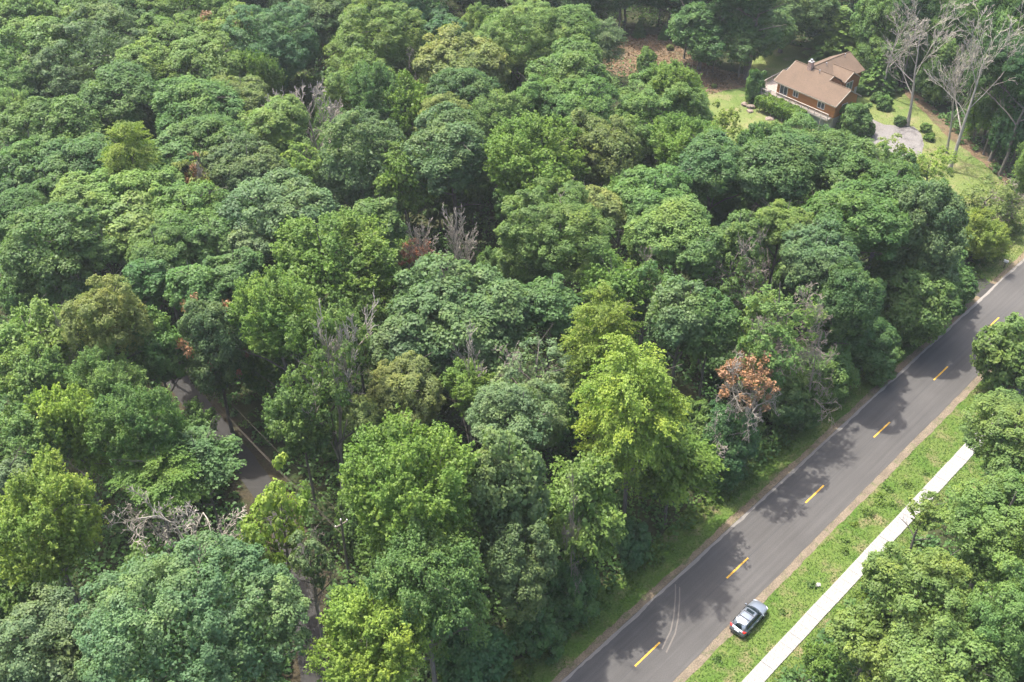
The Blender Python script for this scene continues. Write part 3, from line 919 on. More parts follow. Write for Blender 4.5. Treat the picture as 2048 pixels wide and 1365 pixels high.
M_RAIL = wood_mat('weathered_rail', (0.295, 0.254, 0.221), (0.410, 0.369, 0.328), (1, 1, 1))
M_FASCIA = plain('fascia', (0.279, 0.230, 0.180), .6)
M_WHITE = plain('window_frame_paint', (0.590, 0.574, 0.541), .45, var=.05)
M_GLASS = plain('window_glass', (.040, .050, .060), .06, var=.2, spec=.8)
M_FOUND = plain('foundation', (0.271, 0.254, 0.238), .9)
M_BRICK = plain('chimney_brick', (0.344, 0.221, 0.176), .9, var=.25, scale=7)
M_BRICK2 = plain('chimney_brick_pale', (0.426, 0.303, 0.246), .9, var=.2, scale=7)
M_MORTAR = plain('mortar', (0.369, 0.336, 0.303), .95)
M_METAL = plain('grey_metal', (.42, .42, .43), .4, metal=.7)
M_FLASH = plain('valley_flashing', (.30, .34, .38), .45, metal=.4)
M_SCREEN = plain('grey_door', (.28, .30, .31), .3)
HA = math.radians(-51.2)
HO = P(1547.7, 160.9, 5.2)
house = tag(empty('house', (HO.x, HO.y, 0), HA), 'orange brown wooden house with brown shingle roofs standing on the lawn', 'house')
TH = .14
def roof_slab(poly, name='roof'):
    """sloping roof plane with thickness; poly: 3-D outline"""
    mb = MB(); n = len(poly)
    a = [Vector(p) for p in poly]
    nn = (a[1] - a[0]).cross(a[2] - a[0]).normalized()
    if nn.z < 0: nn = -nn
    mb.add([tuple(p) for p in a] + [tuple(p - nn * TH) for p in a],
           [tuple(range(n)), tuple(range(2 * n - 1, n - 1, -1))] + [(i, n + i, n + (i + 1) % n, (i + 1) % n) for i in range(n)])
    return mb.build(name, M_SHIN, house)
SL = 2.8 / 4.88
def zf(y): return 5.2 + SL * y
RY, RZ = 4.88, 8.0
# main block, front slope with the step at its left rake, back slope
roof_slab([(0, 0, zf(0)), (9.5, 0, zf(0)), (9.5, RY, RZ), (.68, RY, RZ), (.68, 2.5, zf(2.5)), (0, 2.5, zf(2.5))])
roof_slab([(.68, RY + .01, RZ), (9.5, RY + .01, RZ), (9.5, 9.6, zf(RY - 4.72)), (.68, 9.6, zf(RY - 4.72))])
# lower right block
R2, Z2 = 3.7, zf(3.7)
roof_slab([(9.503, 0, zf(0) - .003), (14.3, 0, zf(0) - .003), (14.3, R2, Z2 - .003), (9.503, R2, Z2 - .003)])
roof_slab([(9.503, R2 + .01, Z2), (14.3, R2 + .01, Z2), (14.3, 7.5, Z2 - SL * 3.8), (9.503, 7.5, Z2 - SL * 3.8)])
# rear wing, ridge running back
WX, WW = 4.5, 4.1
WE = 8.05 - SL * WW
roof_slab([(WX, 5.2, 8.05), (WX, 16.2, 8.05), (WX + WW, 16.2, WE), (WX + WW, 5.2, WE)])
roof_slab([(WX - .01, 5.2, 8.05), (WX - .01, 16.2, 8.05), (WX - WW, 16.2, WE), (WX - WW, 5.2, WE)])
# cross gable on the right of the wing
GY, GZ, GW = 10.0, 7.6, 2.35
GE = GZ - .62 * GW
roof_slab([(5.4, GY, GZ), (10.2, GY, GZ), (10.2, GY - GW, GE), (5.4, GY - GW, GE)])
roof_slab([(5.4, GY + .01, GZ), (10.2, GY + .01, GZ), (10.2, GY + GW, GE), (5.4, GY + GW, GE)])
# valley flashing where the cross gable meets the block in front
mb = MB(); mb.add([(9.6, 7.52, 5.55), (10.1, 7.25, 5.55), (7.2, 7.2, 6.75), (7.0, 7.55, 6.75)], [(0, 1, 2, 3)])
mb.add([(9.6, 7.52, 5.5), (10.1, 7.25, 5.5), (7.2, 7.2, 6.7), (7.0, 7.55, 6.7)], [(3, 2, 1, 0)])
mb.build('flashing', M_FLASH, house)
# ridge caps, fascia boards
mb = MB(); mb.tube([(.6, RY, RZ + .02), (9.55, RY, RZ + .02)], .09, 6); mb.tube([(9.55, R2, Z2 + .02), (14.33, R2, Z2 + .02)], .09, 6)
mb.tube([(WX, 5.1, 8.07), (WX, 16.25, 8.07)], .09, 6); mb.tube([(5.5, GY, GZ + .02), (10.25, GY, GZ + .02)], .09, 6)
mb.build('ridge_cap', M_SHIN, house)
mb = MB(); mb.box(-.02, 14.32, -.09, -.02, zf(0) - .27, zf(0) - .05); mb.build('gutter', M_FASCIA, house)
def rake(p, q, nm='rake_board'):
    p, q = Vector(p), Vector(q); mb = MB()
    dz = Vector((0, 0, .24)); w = Vector((.07, 0, 0)) if abs(p.x - q.x) < .01 else Vector((0, .07, 0))
    mb.add([p, q, q + w, p + w, p - dz, q - dz, q + w - dz, p + w - dz], [(0, 1, 2, 3), (7, 6, 5, 4), (0, 4, 5, 1), (1, 5, 6, 2), (2, 6, 7, 3), (3, 7, 4, 0)])
    mb.build(nm, M_FASCIA, house)
rake((-.08, 0, zf(0) - .02), (-.08, 2.5, zf(2.5) - .02)); rake((.60, 2.5, zf(2.5) - .02), (.60, RY, RZ - .02)); rake((.60, RY, RZ - .02), (.60, 9.6, zf(.16) - .02))
rake((14.31, 0, zf(0) - .02), (14.31, R2, Z2 - .02)); rake((14.31, R2, Z2 - .02), (14.31, 7.5, Z2 - SL * 3.8 - .02))
rake((10.21, GY, GZ), (10.21, GY - GW, GE)); rake((10.21, GY, GZ), (10.21, GY + GW, GE))
rake((9.515, RY, RZ), (9.515, R2, Z2 + .2))
# walls, each pulled up to its own roof
WF = .62
def wall(poly, axis, a0, a1, mat, name='wall'):
    mb = MB(); mb.prism(poly, axis, a0, a1); return mb.build(name, mat, house)
wall([(WF, 2.5), (9.05, 2.5), (9.05, zf(.3) - .25), (RY, RZ - .35), (WF, zf(WF) - .24)], 0, .55, 9.44, M_SIDING)
wall([(WF + .003, 2.5), (6.9, 2.5), (6.9, Z2 - SL * 3.2 - .25), (R2, Z2 - .35), (WF + .003, zf(WF) - .24)], 0, 9.45, 13.85, M_SIDING)
wall([(WX - WW + .5, 2.5), (WX + WW - .5, 2.5), (WX + WW - .5, WE + .1), (WX, 7.7), (WX - WW + .5, WE + .1)], 1, 9.1, 15.7, M_GABLE)
wall([(GY - GW + .4, .5), (GY + GW - .4, .5), (GY + GW - .4, GE + .05), (GY, GZ - .3), (GY - GW + .4, GE + .05)], 0, 8.2, 9.75, M_GABLE)
wall([(R2 + .05, Z2 - .3), (RY, RZ - .30), (7.4, zf(2 * RY - 7.4) - .26), (7.0, Z2 - SL * 3.3)], 0, 9.46, 9.50, M_GABLE, 'gable')
mb = MB(); mb.box(.65, 13.8, WF + .1, 6.7, -.3, 2.497); mb.box(1.0, 8.0, 6.71, 15.6, -.3, 2.497); mb.build('foundation', M_FOUND, house)
# openings
def opening(x0, x1, z0, z1, y, name='window', panes=2):
    """window or sliding door on the front wall, facing -y"""
    mb = MB(); t = .08
    mb.box(x0, x1, y - .06, y + .02, z0, z0 + t); mb.box(x0, x1, y - .06, y + .02, z1 - t, z1)
    mb.box(x0, x0 + t, y - .061, y + .02, z0 + t, z1 - t); mb.box(x1 - t, x1, y - .061, y + .02, z0 + t, z1 - t)
    for k in range(1, panes):
        xm = x0 + (x1 - x0) * k / panes
        mb.box(xm - .035, xm + .035, y - .05, y + .02, z0 + t, z1 - t)
    w = mb.build(name, M_WHITE, house)
    for k in range(panes):
        a, b = x0 + (x1 - x0) * k / panes + .05, x0 + (x1 - x0) * (k + 1) / panes - .05
        g = MB(); g.box(a, b, y - .02, y - .005, z0 + t * .9, z1 - t * .9); g.build('pane', M_GLASS, w)
    return w
opening(1.25, 3.05, 2.66, 4.72, WF, 'sliding_door', 2)
opening(4.35, 5.55, 3.45, 4.60, WF, 'window', 2)
opening(10.0, 11.6, 3.30, 4.60, WF, 'window', 2)
def side_opening(y0, y1, z0, z1, x, panes=2):
    mb = MB(); t = .08
    mb.box(x - .02, x + .06, y0, y1, z0, z0 + t); mb.box(x - .02, x + .06, y0, y1, z1 - t, z1)
    mb.box(x - .02, x + .061, y0, y0 + t, z0 + t, z1 - t); mb.box(x - .02, x + .061, y1 - t, y1, z0 + t, z1 - t)
    for k in range(1, panes):
        ym = y0 + (y1 - y0) * k / panes; mb.box(x - .02, x + .05, ym - .035, ym + .035, z0 + t, z1 - t)
    w = mb.build('window', M_WHITE, house)
    for k in range(panes):
        a, b = y0 + (y1 - y0) * k / panes + .05, y0 + (y1 - y0) * (k + 1) / panes - .05
        g = MB(); g.box(x + .004, x + .02, a, b, z0 + t * .9, z1 - t * .9); g.build('pane', M_GLASS, w)
side_opening(9.0, 11.0, 3.6, 5.5, 9.75, 2)
side_opening(2.6, 4.2, 3.3, 4.6, 13.85, 2)
mb = MB(); mb.box(9.6, 11.9, WF + .05, WF + .12, .05, 2.15); mb.build('lower_door', M_SCREEN, house)
# chimney: courses of brick round a mortar core
CX, CY = 4.35, 4.55
mb = MB(); mb.box(CX - .36, CX + .36, CY - .36, CY + .36, 7.3, 9.05); chim = mb.build('chimney', M_MORTAR, house)
bl = MB(); bl.box(-.175, .175, -.05, .05, -.095, .095); bme = bl.mesh('brick', M_BRICK); bme2 = bl.mesh('brick', M_BRICK2)
for c in range(8):
    for side in range(4):
        for j in range(2):
            o = bpy.data.objects.new('brick', bme if random.random() < .55 else bme2)
            u = (j - .5) * .39 + (.04 if c % 2 else -.04)
            a = side * math.pi / 2
            o.location = (CX + math.cos(a) * .36 - math.sin(a) * u, CY + math.sin(a) * .36 + math.cos(a) * u, 7.45 + c * .212)
            o.rotation_euler = (0, 0, a + math.pi / 2)
            link(o, chim)
mb = MB(); mb.box(CX - .46, CX + .46, CY - .46, CY + .46, 9.05, 9.17); mb.build('chimney_cap', M_FOUND, chim)
mb = MB(); mb.tube([(CX, CY, 9.17), (CX, CY, 9.5)], .16, 10); mb.tube([(CX, CY, 9.5), (CX, CY, 9.58)], .24, 10); mb.build('flue', M_METAL, chim)
for (vx, vy, vz) in ((6.6, RY - .5, 7.7), (5.2, 8.2, 7.6), (5.0, 14.0, 7.8)):
    mb = MB(); mb.tube([(vx, vy, vz - .2), (vx, vy, vz + .55)], .07, 8); mb.tube([(vx, vy, vz + .45), (vx, vy, vz + .6)], .12, 8); mb.build('vent_pipe', M_METAL, house)
# deck: floor, boards, fascia, posts, rails
DZ = 2.55
deck_pts = [(-3.0, -1.5), (.2, -1.5), (.2, -.75), (13.6, -.75), (13.6, WF - .02), (.50, WF - .02), (.50, 10.2), (-4.4, 10.2)]
wall(deck_pts, 2, DZ - .30, DZ - .04, M_RAIL, 'deck_frame')
def deck_board(y0, y1, x0, x1):
    mb = MB(); mb.box(x0, x1, y0, y1, DZ - .04, DZ + random.uniform(-.006, .006)); mb.build('deck_board', M_DECK, house)
yy = -1.48
while yy < 10.1:
    xl = -3.0 - 1.4 * (yy + 1.5) / 11.7
    if yy < -.78: deck_board(yy, yy + .27, xl, .18)
    elif yy < WF - .35: deck_board(yy, yy + .27, xl, 13.55)
    else: deck_board(yy, yy + .27, xl, .48)
    yy += .29
def railing(p, q, posts, name='railing'):
    p, q = Vector((*p, DZ)), Vector((*q, DZ))
    r = MB(); d = (q - p).normalized(); n = Vector((-d.y, d.x, 0)) * .07
    for z0, z1, w in ((.95, 1.02, 1.0), (.14, .20, .5)):
        a, b = Vector((0, 0, z0)), Vector((0, 0, z1))
        r.add([p + a - n * w, q + a - n * w, q + a + n * w, p + a + n * w, p + b - n * w, q + b - n * w, q + b + n * w, p + b + n * w],
              [(3, 2, 1, 0), (4, 5, 6, 7), (0, 1, 5, 4), (1, 2, 6, 5), (2, 3, 7, 6), (3, 0, 4, 7)])
    ro = r.build(name, M_RAIL, house)
    for k in range(posts):
        c = p.lerp(q, k / (posts - 1)); b = MB(); b.box(c.x - .05, c.x + .05, c.y - .05, c.y + .05, -.1 if k % 2 == 0 else DZ - .2, DZ + .948); b.build('post', M_RAIL, ro)
    nb = int((q - p).length / .22); b = MB()
    for k in range(nb):
        c = p.lerp(q, (k + .5) / nb); b.box(c.x - .016, c.x + .016, c.y - .016, c.y + .016, DZ + .17, DZ + .96)
    o = b.build('balusters', M_RAIL, ro); o['kind'] = 'stuff'
railing((-2.95, -1.45), (-4.3, 10.1), 7); railing((-2.95, -1.45), (.2, -1.45), 3); railing((.2, -.70), (13.55, -.70), 10); railing((-4.3, 10.1), (.45, 10.1), 4)
# vine over a pergola in front of the deck
def hpt(x, y, z=0): 
    return HO * 1 + Matrix.Rotation(HA, 3, 'Z') @ Vector((x, y, 0)) + Vector((0, 0, z - HO.z))
pg = tag(empty('pergola', hpt(4.2, -2.0), HA), 'low pergola smothered in bright vine leaves below the deck', 'pergola')
for px_ in (-4.0, -1.3, 1.3, 4.0):
    for py_ in (-1.2, .9):
        b = MB(); b.box(px_ - .07, px_ + .07, py_ - .07, py_ + .07, -.1, 2.2); b.build('post', M_RAIL, pg)
b = MB()
for py_ in (-1.2, .9): b.box(-4.4, 4.4, py_ - .06, py_ + .06, 2.2, 2.36)
b.build('beam', M_RAIL, pg)
n = 7000
q = rng.random(n); base = np.stack([rng.uniform(-4.9, 4.9, n), rng.uniform(-1.7, 1.2, n), 2.35 + .35 * rng.random(n)], 1)
base[:, 2] += .35 * np.sin(base[:, 0] * 1.9) * np.cos(base[:, 1] * 2.1)
hang = rng.random(n) < .35
base[hang, 1] = np.where(rng.random(hang.sum()) < .75, rng.uniform(-1.95, -1.5, hang.sum()), 1.2); base[hang, 2] -= rng.random(hang.sum()) ** 1.6 * 1.5
me = leaf_mesh('vine', base, unit(np.array([0, -.3, .8]) + .5 * rng.normal(size=(n, 3))), rng.uniform(.16, .34, n), .5 + .2 * np.sin(base[:, 0] * 3) + rng.normal(0, .15, n), M_LEAF)
o = link(bpy.data.objects.new('vine', me), pg); o.color = (.105, .185, .030, 1)

# ------------------------------------------------------------------ yard things
def shrub(px, py, w, col, label, hgt=1.0, kind='oak'):
    """rounded bush, its foot at the pixel; w = width in photo pixels"""
    p = P(px, py); R = w / 2 / ppm(p)
    fam = CROWNS[kind]; r0, me = fam[5] if kind == 'oak' else fam[-1]
    root = tag(empty('shrub', p, random.uniform(0, 6)), label, 'shrub', 'shrubs of the yard')
    c = bpy.data.objects.new('foliage', me); c.location = (0, 0, R * hgt * .75); c.scale = (R / r0, R / r0, R * hgt / r0); c.color = tone(col); link(c, root)
    b = MB(); 
    for k in range(4): b.tube([(0, 0, 0), (.25 * R * math.cos(k * 1.6), .25 * R * math.sin(k * 1.6), R * hgt * .7)], .03, 4)
    b.build('stems', M_BARK, root)
shrub(1506, 205, 46, 'G', 'tall clipped round hedge at the corner of the deck', 1.75)
shrub(1706, 268, 78, 'G', 'round green tree hiding the right end of the house', .95)
shrub(1716, 190, 28, 'D', 'dark low bush by the gable window of the house', .9)
shrub(1752, 204, 26, 'G', 'upper of two bushes standing in the lawn', .9)
shrub(1767, 218, 34, 'G', 'lower and larger of two bushes standing in the lawn', .9)
shrub(1799, 250, 26, 'D', 'dark low bush touching the edge of the driveway', .8)
shrub(1850, 262, 26, 'L', 'pale green bush beside the tall trunk at the driveway', .7)
shrub(1858, 280, 24, 'V', 'bright bush at the corner of the driveway', .7)
shrub(1428, 176, 12, 'O', 'small brown green bush on the litter above the lawn', .8)
shrub(1290, 140, 40, 'G', 'young leafy bush in the clearing', 1.3)
shrub(1340, 100, 16, 'O', 'little bush on the brown litter of the clearing', .8)
shrub(1290, 105, 18, 'V', 'low green bush in the middle of the clearing', .6)
def rock(px, py, size, mat, label, name='boulder', flat=.6):
    import bmesh
    bm = bmesh.new(); bmesh.ops.create_icosphere(bm, subdivisions=3, radius=1.0)
    sd = Vector((random.uniform(0, 50), random.uniform(0, 50), 0))
    from mathutils import noise as mn
    for v in bm.verts:
        f = 1 + .35 * mn.noise(v.co * 1.2 + sd) + .12 * mn.noise(v.co * 3.5 + sd)
        v.co = Vector((v.co.x * size * f, v.co.y * size * f * .8, v.co.z * size * flat * f))
    me = bpy.data.meshes.new(name); bm.to_mesh(me); bm.free(); me.materials.append(mat)
    o = link(bpy.data.objects.new(name, me)); o.location = P(px, py) + Vector((0, 0, size * flat * .35)); o.rotation_euler = (0, 0, random.uniform(0, 6))
    return tag(o, label, 'rock', 'rocks of the yard')
rock(1489, 211, .75, M_STONE, 'tan rock nearest the round hedge in the lawn bed')
rock(1502, 216, .85, M_STONE, 'reddish rock in the middle of the lawn bed')
rock(1499, 224, .7, M_STONE, 'lowest tan rock of the lawn bed by the pergola', flat=.45)
rock(1540, 238, .9, M_STONE, 'flat stone edging under the pergola vine', flat=.25)
rock(1506, 268, .42, M_WSTONE, 'small white stone lying alone on the lawn')
rock(1449, 275, .6, M_WSTONE, 'white stone among the bushes at the edge of the lawn', flat=.5)
rock(1636, 1171, .30, M_WSTONE, 'small white rock in the weeds between the car and the sidewalk')
# mailbox at the mouth of the driveway
mp = road(90.6, -5.0)
mbx = tag(empty('mailbox', mp, HEAD), 'white roadside mailbox on a dark wooden post by the driveway mouth', 'mailbox')
b = MB(); b.box(-.06, .06, -.06, .06, -.1, 1.05); b.build('post', M_BARK, mbx)
b = MB(); b.box(-.16, .16, -.34, .30, 1.05, 1.09); b.build('shelf', M_BARK, mbx)
prof = [(-.15, 1.09), (.15, 1.09), (.15, 1.30)] + [(.15 * math.cos(a), 1.30 + .15 * math.sin(a)) for a in [math.pi * k / 8 for k in range(1, 8)]] + [(-.15, 1.30)]
b = MB(); b.prism(prof, 1, -.33, .29); b.build('box', M_WHITE, mbx)
b = MB(); b.prism([(x * .97, 1.09 + (z - 1.09) * .98) for x, z in prof], 1, -.35, -.332); b.build('door', M_WHITE, mbx)
b = MB(); b.box(.155, .17, -.1, -.04, 1.25, 1.5); b.build('flag', plain('flag_red', (.5, .03, .02)), mbx)

# utility pole and its wires over the lane
POLE = P(700, 1165)
POLE2 = P(250, 668)
wd = (POLE2 - POLE).normalized(); wn_ = Vector((-wd.y, wd.x, 0))
PH = 9.6
M_POLE = bark_mat('pole_wood', (.10, .085, .07), (.19, .165, .14))
M_WIRE = plain('wire', (.10, .09, .075), .9, spec=.1)
M_PORC = plain('porcelain', (.75, .75, .74), .25)
def pole(p, label):
    root = tag(empty('utility_pole', p, math.atan2(wd.y, wd.x)), label, 'utility pole', 'utility poles along the lane')
    b = MB(); b.tube([(0, 0, -.4), (0, 0, PH)], [.17, .11], 10); b.build('pole', M_POLE, root)
    b = MB(); b.box(-.06, .06, -.75, .75, PH - .62, PH - .50); b.build('crossarm', M_POLE, root)
    for yy in (-.68, .68):
        b = MB(); b.tube([(0, yy, PH - .50), (0, yy, PH - .38), (0, yy, PH - .30)], [.03, .07, .05], 8); b.build('insulator', M_PORC, root)
    b = MB(); b.tube([(0, 0, PH), (0, 0, PH + .14), (0, 0, PH + .24)], [.04, .09, .05], 8); b.build('insulator', M_PORC, root)
pole(POLE, 'thin wooden utility pole with white insulator beside the lane')
pole(POLE2, 'wooden utility pole hidden in the crowns at the upper end of the lane')
for off, z, lab in ((.68, PH - .29, 'upper wire strung on the lane side of the utility pole'), (-.68, PH - .29, 'upper wire strung on the wood side of the utility pole'),
                    (.16, PH - 1.9, 'lower wire strung on the lane side of the utility pole'), (-.16, PH - 2.5, 'lowest wire strung below the others along the lane')):
    a, b_ = POLE + wn_ * off + Vector((0, 0, z)), POLE2 + wn_ * off + Vector((0, 0, z))
    pts = [a.lerp(b_, k / 24) - Vector((0, 0, 1.0 * 4 * (k / 24) * (1 - k / 24))) for k in range(25)]
    b = MB(); b.tube([p - a for p in pts], .012, 4)
    o = b.build('utility_wire', M_WIRE, None, loc=a); tag(o, lab, 'wire', 'wires over the lane')

# ------------------------------------------------------------------ silver car on the gravel shoulder
M_PAINT = plain('silver_paint', (.185, .212, .245), .36, metal=.5, var=.04, coat=.35)
M_CGLASS = plain('car_glass', (.006, .013, .015), .12, var=.1, spec=.18)
M_BLACK = plain('black_plastic', (.018, .018, .020), .5)
M_TYRE = plain('tyre_rubber', (.02, .02, .02), .85)
M_RIM = plain('alloy', (.55, .55, .56), .3, metal=.9)
M_TAIL = plain('tail_lamp', (.50, .02, .015), .2)
M_LAMP = plain('head_lamp', (.75, .77, .80), .1)
M_PLATE = plain('plate', (.70, .72, .78), .4)
cp = road(10.35, 4.82)
car = tag(empty('parked_car', cp, HEAD + math.radians(1.5)), 'silver station wagon with sunroof parked half on the grass beside the road', 'car')
def loft(rings, name, mat, parent, smooth=True, close=True):
    mb = MB(); n = len(rings[0])
    vs_ = [p for r in rings for p in r]
    fs_ = [(i * n + k, i * n + (k + 1) % n, (i + 1) * n + (k + 1) % n, (i + 1) * n + k) for i in range(len(rings) - 1) for k in range(n)]
    if close: fs_ += [tuple(range(n))[::-1], tuple((len(rings) - 1) * n + k for k in range(n))]
    mb.add(vs_, fs_)
    o = mb.build(name, mat, parent, smooth)
    if smooth:
        md = o.modifiers.new('edge', 'EDGE_SPLIT'); md.split_angle = math.radians(38)
    return o
def car_ring(x, hw, zt, zl=.34):
    half = [(0, zt + .03), (.55, zt + .02), (.86, zt - .03), (.965, zt - .10), (1.0, zt - .24), (1.0, .66), (.985, .50), (.93, zl), (.5, zl - .03)]
    r = [(x, hw * a, max(z, zl - .03)) for a, z in half]
    return r + [(x, -p[1], p[2]) for p in r[1:]][::-1]
st = [(-2.40, .66, .80), (-2.36, .82, .96), (-2.22, .90, 1.04), (-1.8, .935, 1.06), (-.9, .945, 1.06), (.3, .945, 1.05), (.95, .935, 1.04), (1.25, .925, 1.02), (1.65, .90, .98), (2.0, .86, .91), (2.22, .78, .82), (2.36, .64, .72), (2.40, .45, .62)]
loft([car_ring(*q) for q in st], 'body', M_PAINT, car)
# cabin: painted shell with glass set into it
def cab_ring(x, hw, z, crown_):
    half = [(0, z + crown_), (.5, z + crown_ * .8), (.82, z + crown_ * .35), (.95, z - .04), (1.0, z - .14)]
    r = [(x, hw * a, zz) for a, zz in half] + [(x, hw + .10 + .10 * (1.5 - z), 1.03), (x, .5, .95)]
    return r + [(x, -p[1], p[2]) for p in r[1:]][::-1]
cab = [(-2.20, .70, 1.16, .01), (-1.98, .68, 1.50, .03), (-1.82, .68, 1.60, .05), (-1.2, .70, 1.645, .06), (-.4, .71, 1.655, .06), (.05, .69, 1.63, .05), (.25, .67, 1.58, .04), (.70, .69, 1.28, .03), (1.02, .72, 1.10, .01)]
loft([cab_ring(*q) for q in cab], 'roof', M_PAINT, car)
def pane(pts, name, off=.012, mat=None, label=None):
    a = [Vector(p) for p in pts]; nn = (a[1] - a[0]).cross(a[2] - a[0]).normalized()
    if (a[0] + a[2]).dot(nn) - 2 * Vector((-.4, 0, 1.0)).dot(nn) < 0: nn = -nn
    n = len(a); mb = MB(); mb.add([p + nn * off for p in a] + [p - nn * .02 for p in a], [tuple(range(n)), tuple(range(2 * n - 1, n - 1, -1))] + [(i, n + i, n + (i + 1) % n, (i + 1) % n) for i in range(n)])
    return mb.build(name, mat or M_CGLASS, car)
def wind(xs, name):
    """curved screen across the car"""
    (xb, hb, zb, bow), (xt, ht, zt, bow2) = xs
    mb = MB(); n = 8
    for k in range(n + 1):
        f = k / n * 2 - 1
        mb.v += [(xb - bow * f * f, hb * f, zb - .02 * f * f), (xt - bow2 * f * f, ht * f, zt - .05 * f * f)]
    for k in range(n): mb.f.append((2 * k, 2 * k + 1, 2 * k + 3, 2 * k + 2))
    o = mb.build(name, M_CGLASS, car, True)
    md = o.modifiers.new('thickness', 'SOLIDIFY'); md.thickness = .02; md.offset = 0
wind(((1.08, .76, 1.105, .16), (.30, .64, 1.615, .06)), 'windshield')
wind(((-2.22, .70, 1.16, -.06), (-1.93, .62, 1.60, -.05)), 'rear_window')
for sg in (1, -1):
    for x0, x1, t0, t1 in ((.02, .88, .04, .28), (-.86, -.06, -.86, -.06), (-1.86, -.94, -1.72, -.94)):
        pane([(x0, sg * .835, 1.11), (x1, sg * .835, 1.11), (t1, sg * .728, 1.53), (t0, sg * .728, 1.53)], 'side_window', .03)
    b = MB(); b.tube([(-1.75, sg * .60, 1.655), (-1.6, sg * .60, 1.715), (-.2, sg * .605, 1.725), (.02, sg * .60, 1.67)], .022, 6); b.build('roof_rail', M_METAL, car)
    b = MB(); b.add([(.72, sg * .93, 1.08), (.86, sg * .93, 1.08), (.86, sg * 1.12, 1.10), (.70, sg * 1.12, 1.10), (.72, sg * .95, 1.22), (.83, sg * .95, 1.22), (.82, sg * 1.11, 1.22), (.70, sg * 1.11, 1.22)],
                    [(0, 1, 2, 3), (4, 5, 6, 7), (0, 1, 5, 4), (1, 2, 6, 5), (2, 3, 7, 6), (3, 0, 4, 7)]); b.build('mirror', M_PAINT, car)
    for hx in (-1.0, -.02):
        b = MB(); b.box(hx - .11, hx + .11, sg * .955 - .02, sg * .955 + .02, .86, .90); b.build('door_handle', M_RIM, car)
    b = MB(); b.add([(-2.37, sg * .60, .92), (-2.33, sg * .84, .92), (-2.05, sg * .945, .92), (-2.37, sg * .60, 1.05), (-2.29, sg * .87, 1.07), (-2.05, sg * .935, 1.04), (-2.2, sg * .6, .95), (-2.2, sg * .6, 1.075)],
                    [(0, 1, 4, 3), (1, 2, 5, 4), (3, 4, 5, 7), (0, 6, 7, 3), (0, 1, 2, 6)]); b.build('tail_lamp', M_TAIL, car)
    b = MB(); b.add([(2.30, sg * .50, .72), (2.12, sg * .82, .74), (1.95, sg * .87, .76), (2.26, sg * .50, .82), (2.08, sg * .80, .88), (1.93, sg * .86, .88)], [(0, 1, 4, 3), (1, 2, 5, 4), (3, 4, 5), (0, 2, 1)]); b.build('head_lamp', M_LAMP, car)
    for wx in (-1.42, 1.42):
        b = MB(); b.tube([(wx, sg * .74, .335), (wx, sg * .955, .335)], [.335, .335], 20); ty = b.build('tyre', M_TYRE, car)
        b = MB(); b.tube([(wx, sg * .90, .335), (wx, sg * .962, .335)], [.22, .20], 16); b.build('rim', M_RIM, ty)
        b = MB()
        for k in range(13):
            pass
        b.tube([(wx + .39 * math.cos(a), sg * .935, .335 + .39 * math.sin(a)) for a in [math.pi * k / 10 for k in range(11)]], .035, 5); b.build('wheel_arch', M_BLACK, car)
for bx_ in (-.42, -1.18):
    b = MB(); b.box(bx_ - .035, bx_ + .035, -.60, .60, 1.725, 1.75); b.build('crossbar', M_BLACK, car)
b = MB(); b.box(-.30, .06, -.42, .42, 1.690, 1.712); b.build('sunroof', M_CGLASS, car)
b = MB(); b.tube([(-1.55, 0, 1.68), (-1.63, 0, 1.78)], [.035, .012], 6); b.build('antenna', M_BLACK, car)
b = MB(); b.box(-2.455, -2.33, -.80, .80, .50, .64); b.build('rear_bumper', M_BLACK, car)
b = MB(); b.box(-2.435, -2.38, -.26, .26, .78, .90); b.build('number_plate', M_PLATE, car)
b = MB(); b.box(2.33, 2.43, -.42, .42, .46, .58); b.build('front_grille', M_BLACK, car)

# ---- top left corner and left edge
T('oak', 22, 22, 150, 100, 'L', 'pale green crown filling the top left corner of the photo')
T('oak', 195, 12, 150, 90, 'L', 'light green crown cut by the top edge, second from the corner')
T('oak', 285, 28, 140, 100, 'D', 'dark bluish crown under the top edge, behind the big grey green one')
T('oak', 60, 108, 190, 140, 'G', 'mid green crown at the left edge, just below the corner crown')
T('fine', 180, 128, 245, 200, 'S', 'largest grey green crown of the upper left, pale and fine leaved')
T('oak', 28, 168, 120, 120, 'G', 'green crown at the left edge beside the pale grey green one')
T('maple', 28, 228, 110, 90, 'L', 'bright feathery crown at the left edge, below the grey green giant')
T('oak', 235, 205, 175, 130, 'D', 'dark rounded crown touching the foot of the grey green giant')
T('oak', 395, 22, 190, 80, 'G', 'wide green crown under the top edge, right of the dark bluish one')
T('oak', 352, 78, 130, 90, 'L', 'light crown with clumpy top, right of the grey green giant')
T('oak', 455, 62, 130, 100, 'L', 'light crown with a single orange tuft near the top edge', dry=ORANGE)
T('oak', 555, 88, 190, 150, 'T', 'tall dark bluish crown behind the spreading bare tree')
T('oak', 300, 142, 150, 120, 'L', 'light clumpy crown between the grey green giant and the olive one')
T('oak', 415, 135, 170, 130, 'L', 'olive light crown in the upper left, before the dark bluish tall one')
T('maple', 532, 172, 80, 120, 'V', 'slim fresh green crown beside the dark gap of the spreading bare tree')
T('oak', 478, 198, 130, 90, 'O', 'crown with yellow tan tips left of the spreading bare tree')
T('oak', 395, 232, 180, 120, 'G', 'green crown under the yellow tan tipped one')
T('oak', 125, 272, 190, 120, 'G', 'broad green crown between the left edge and the yellow spire maple')
T('oak', 60, 315, 140, 110, 'G', 'mid green crown at the left edge, below the feathery bright one')
T('oak', 165, 330, 170, 120, 'D', 'dark rounded crown left of the yellow green spire maple')
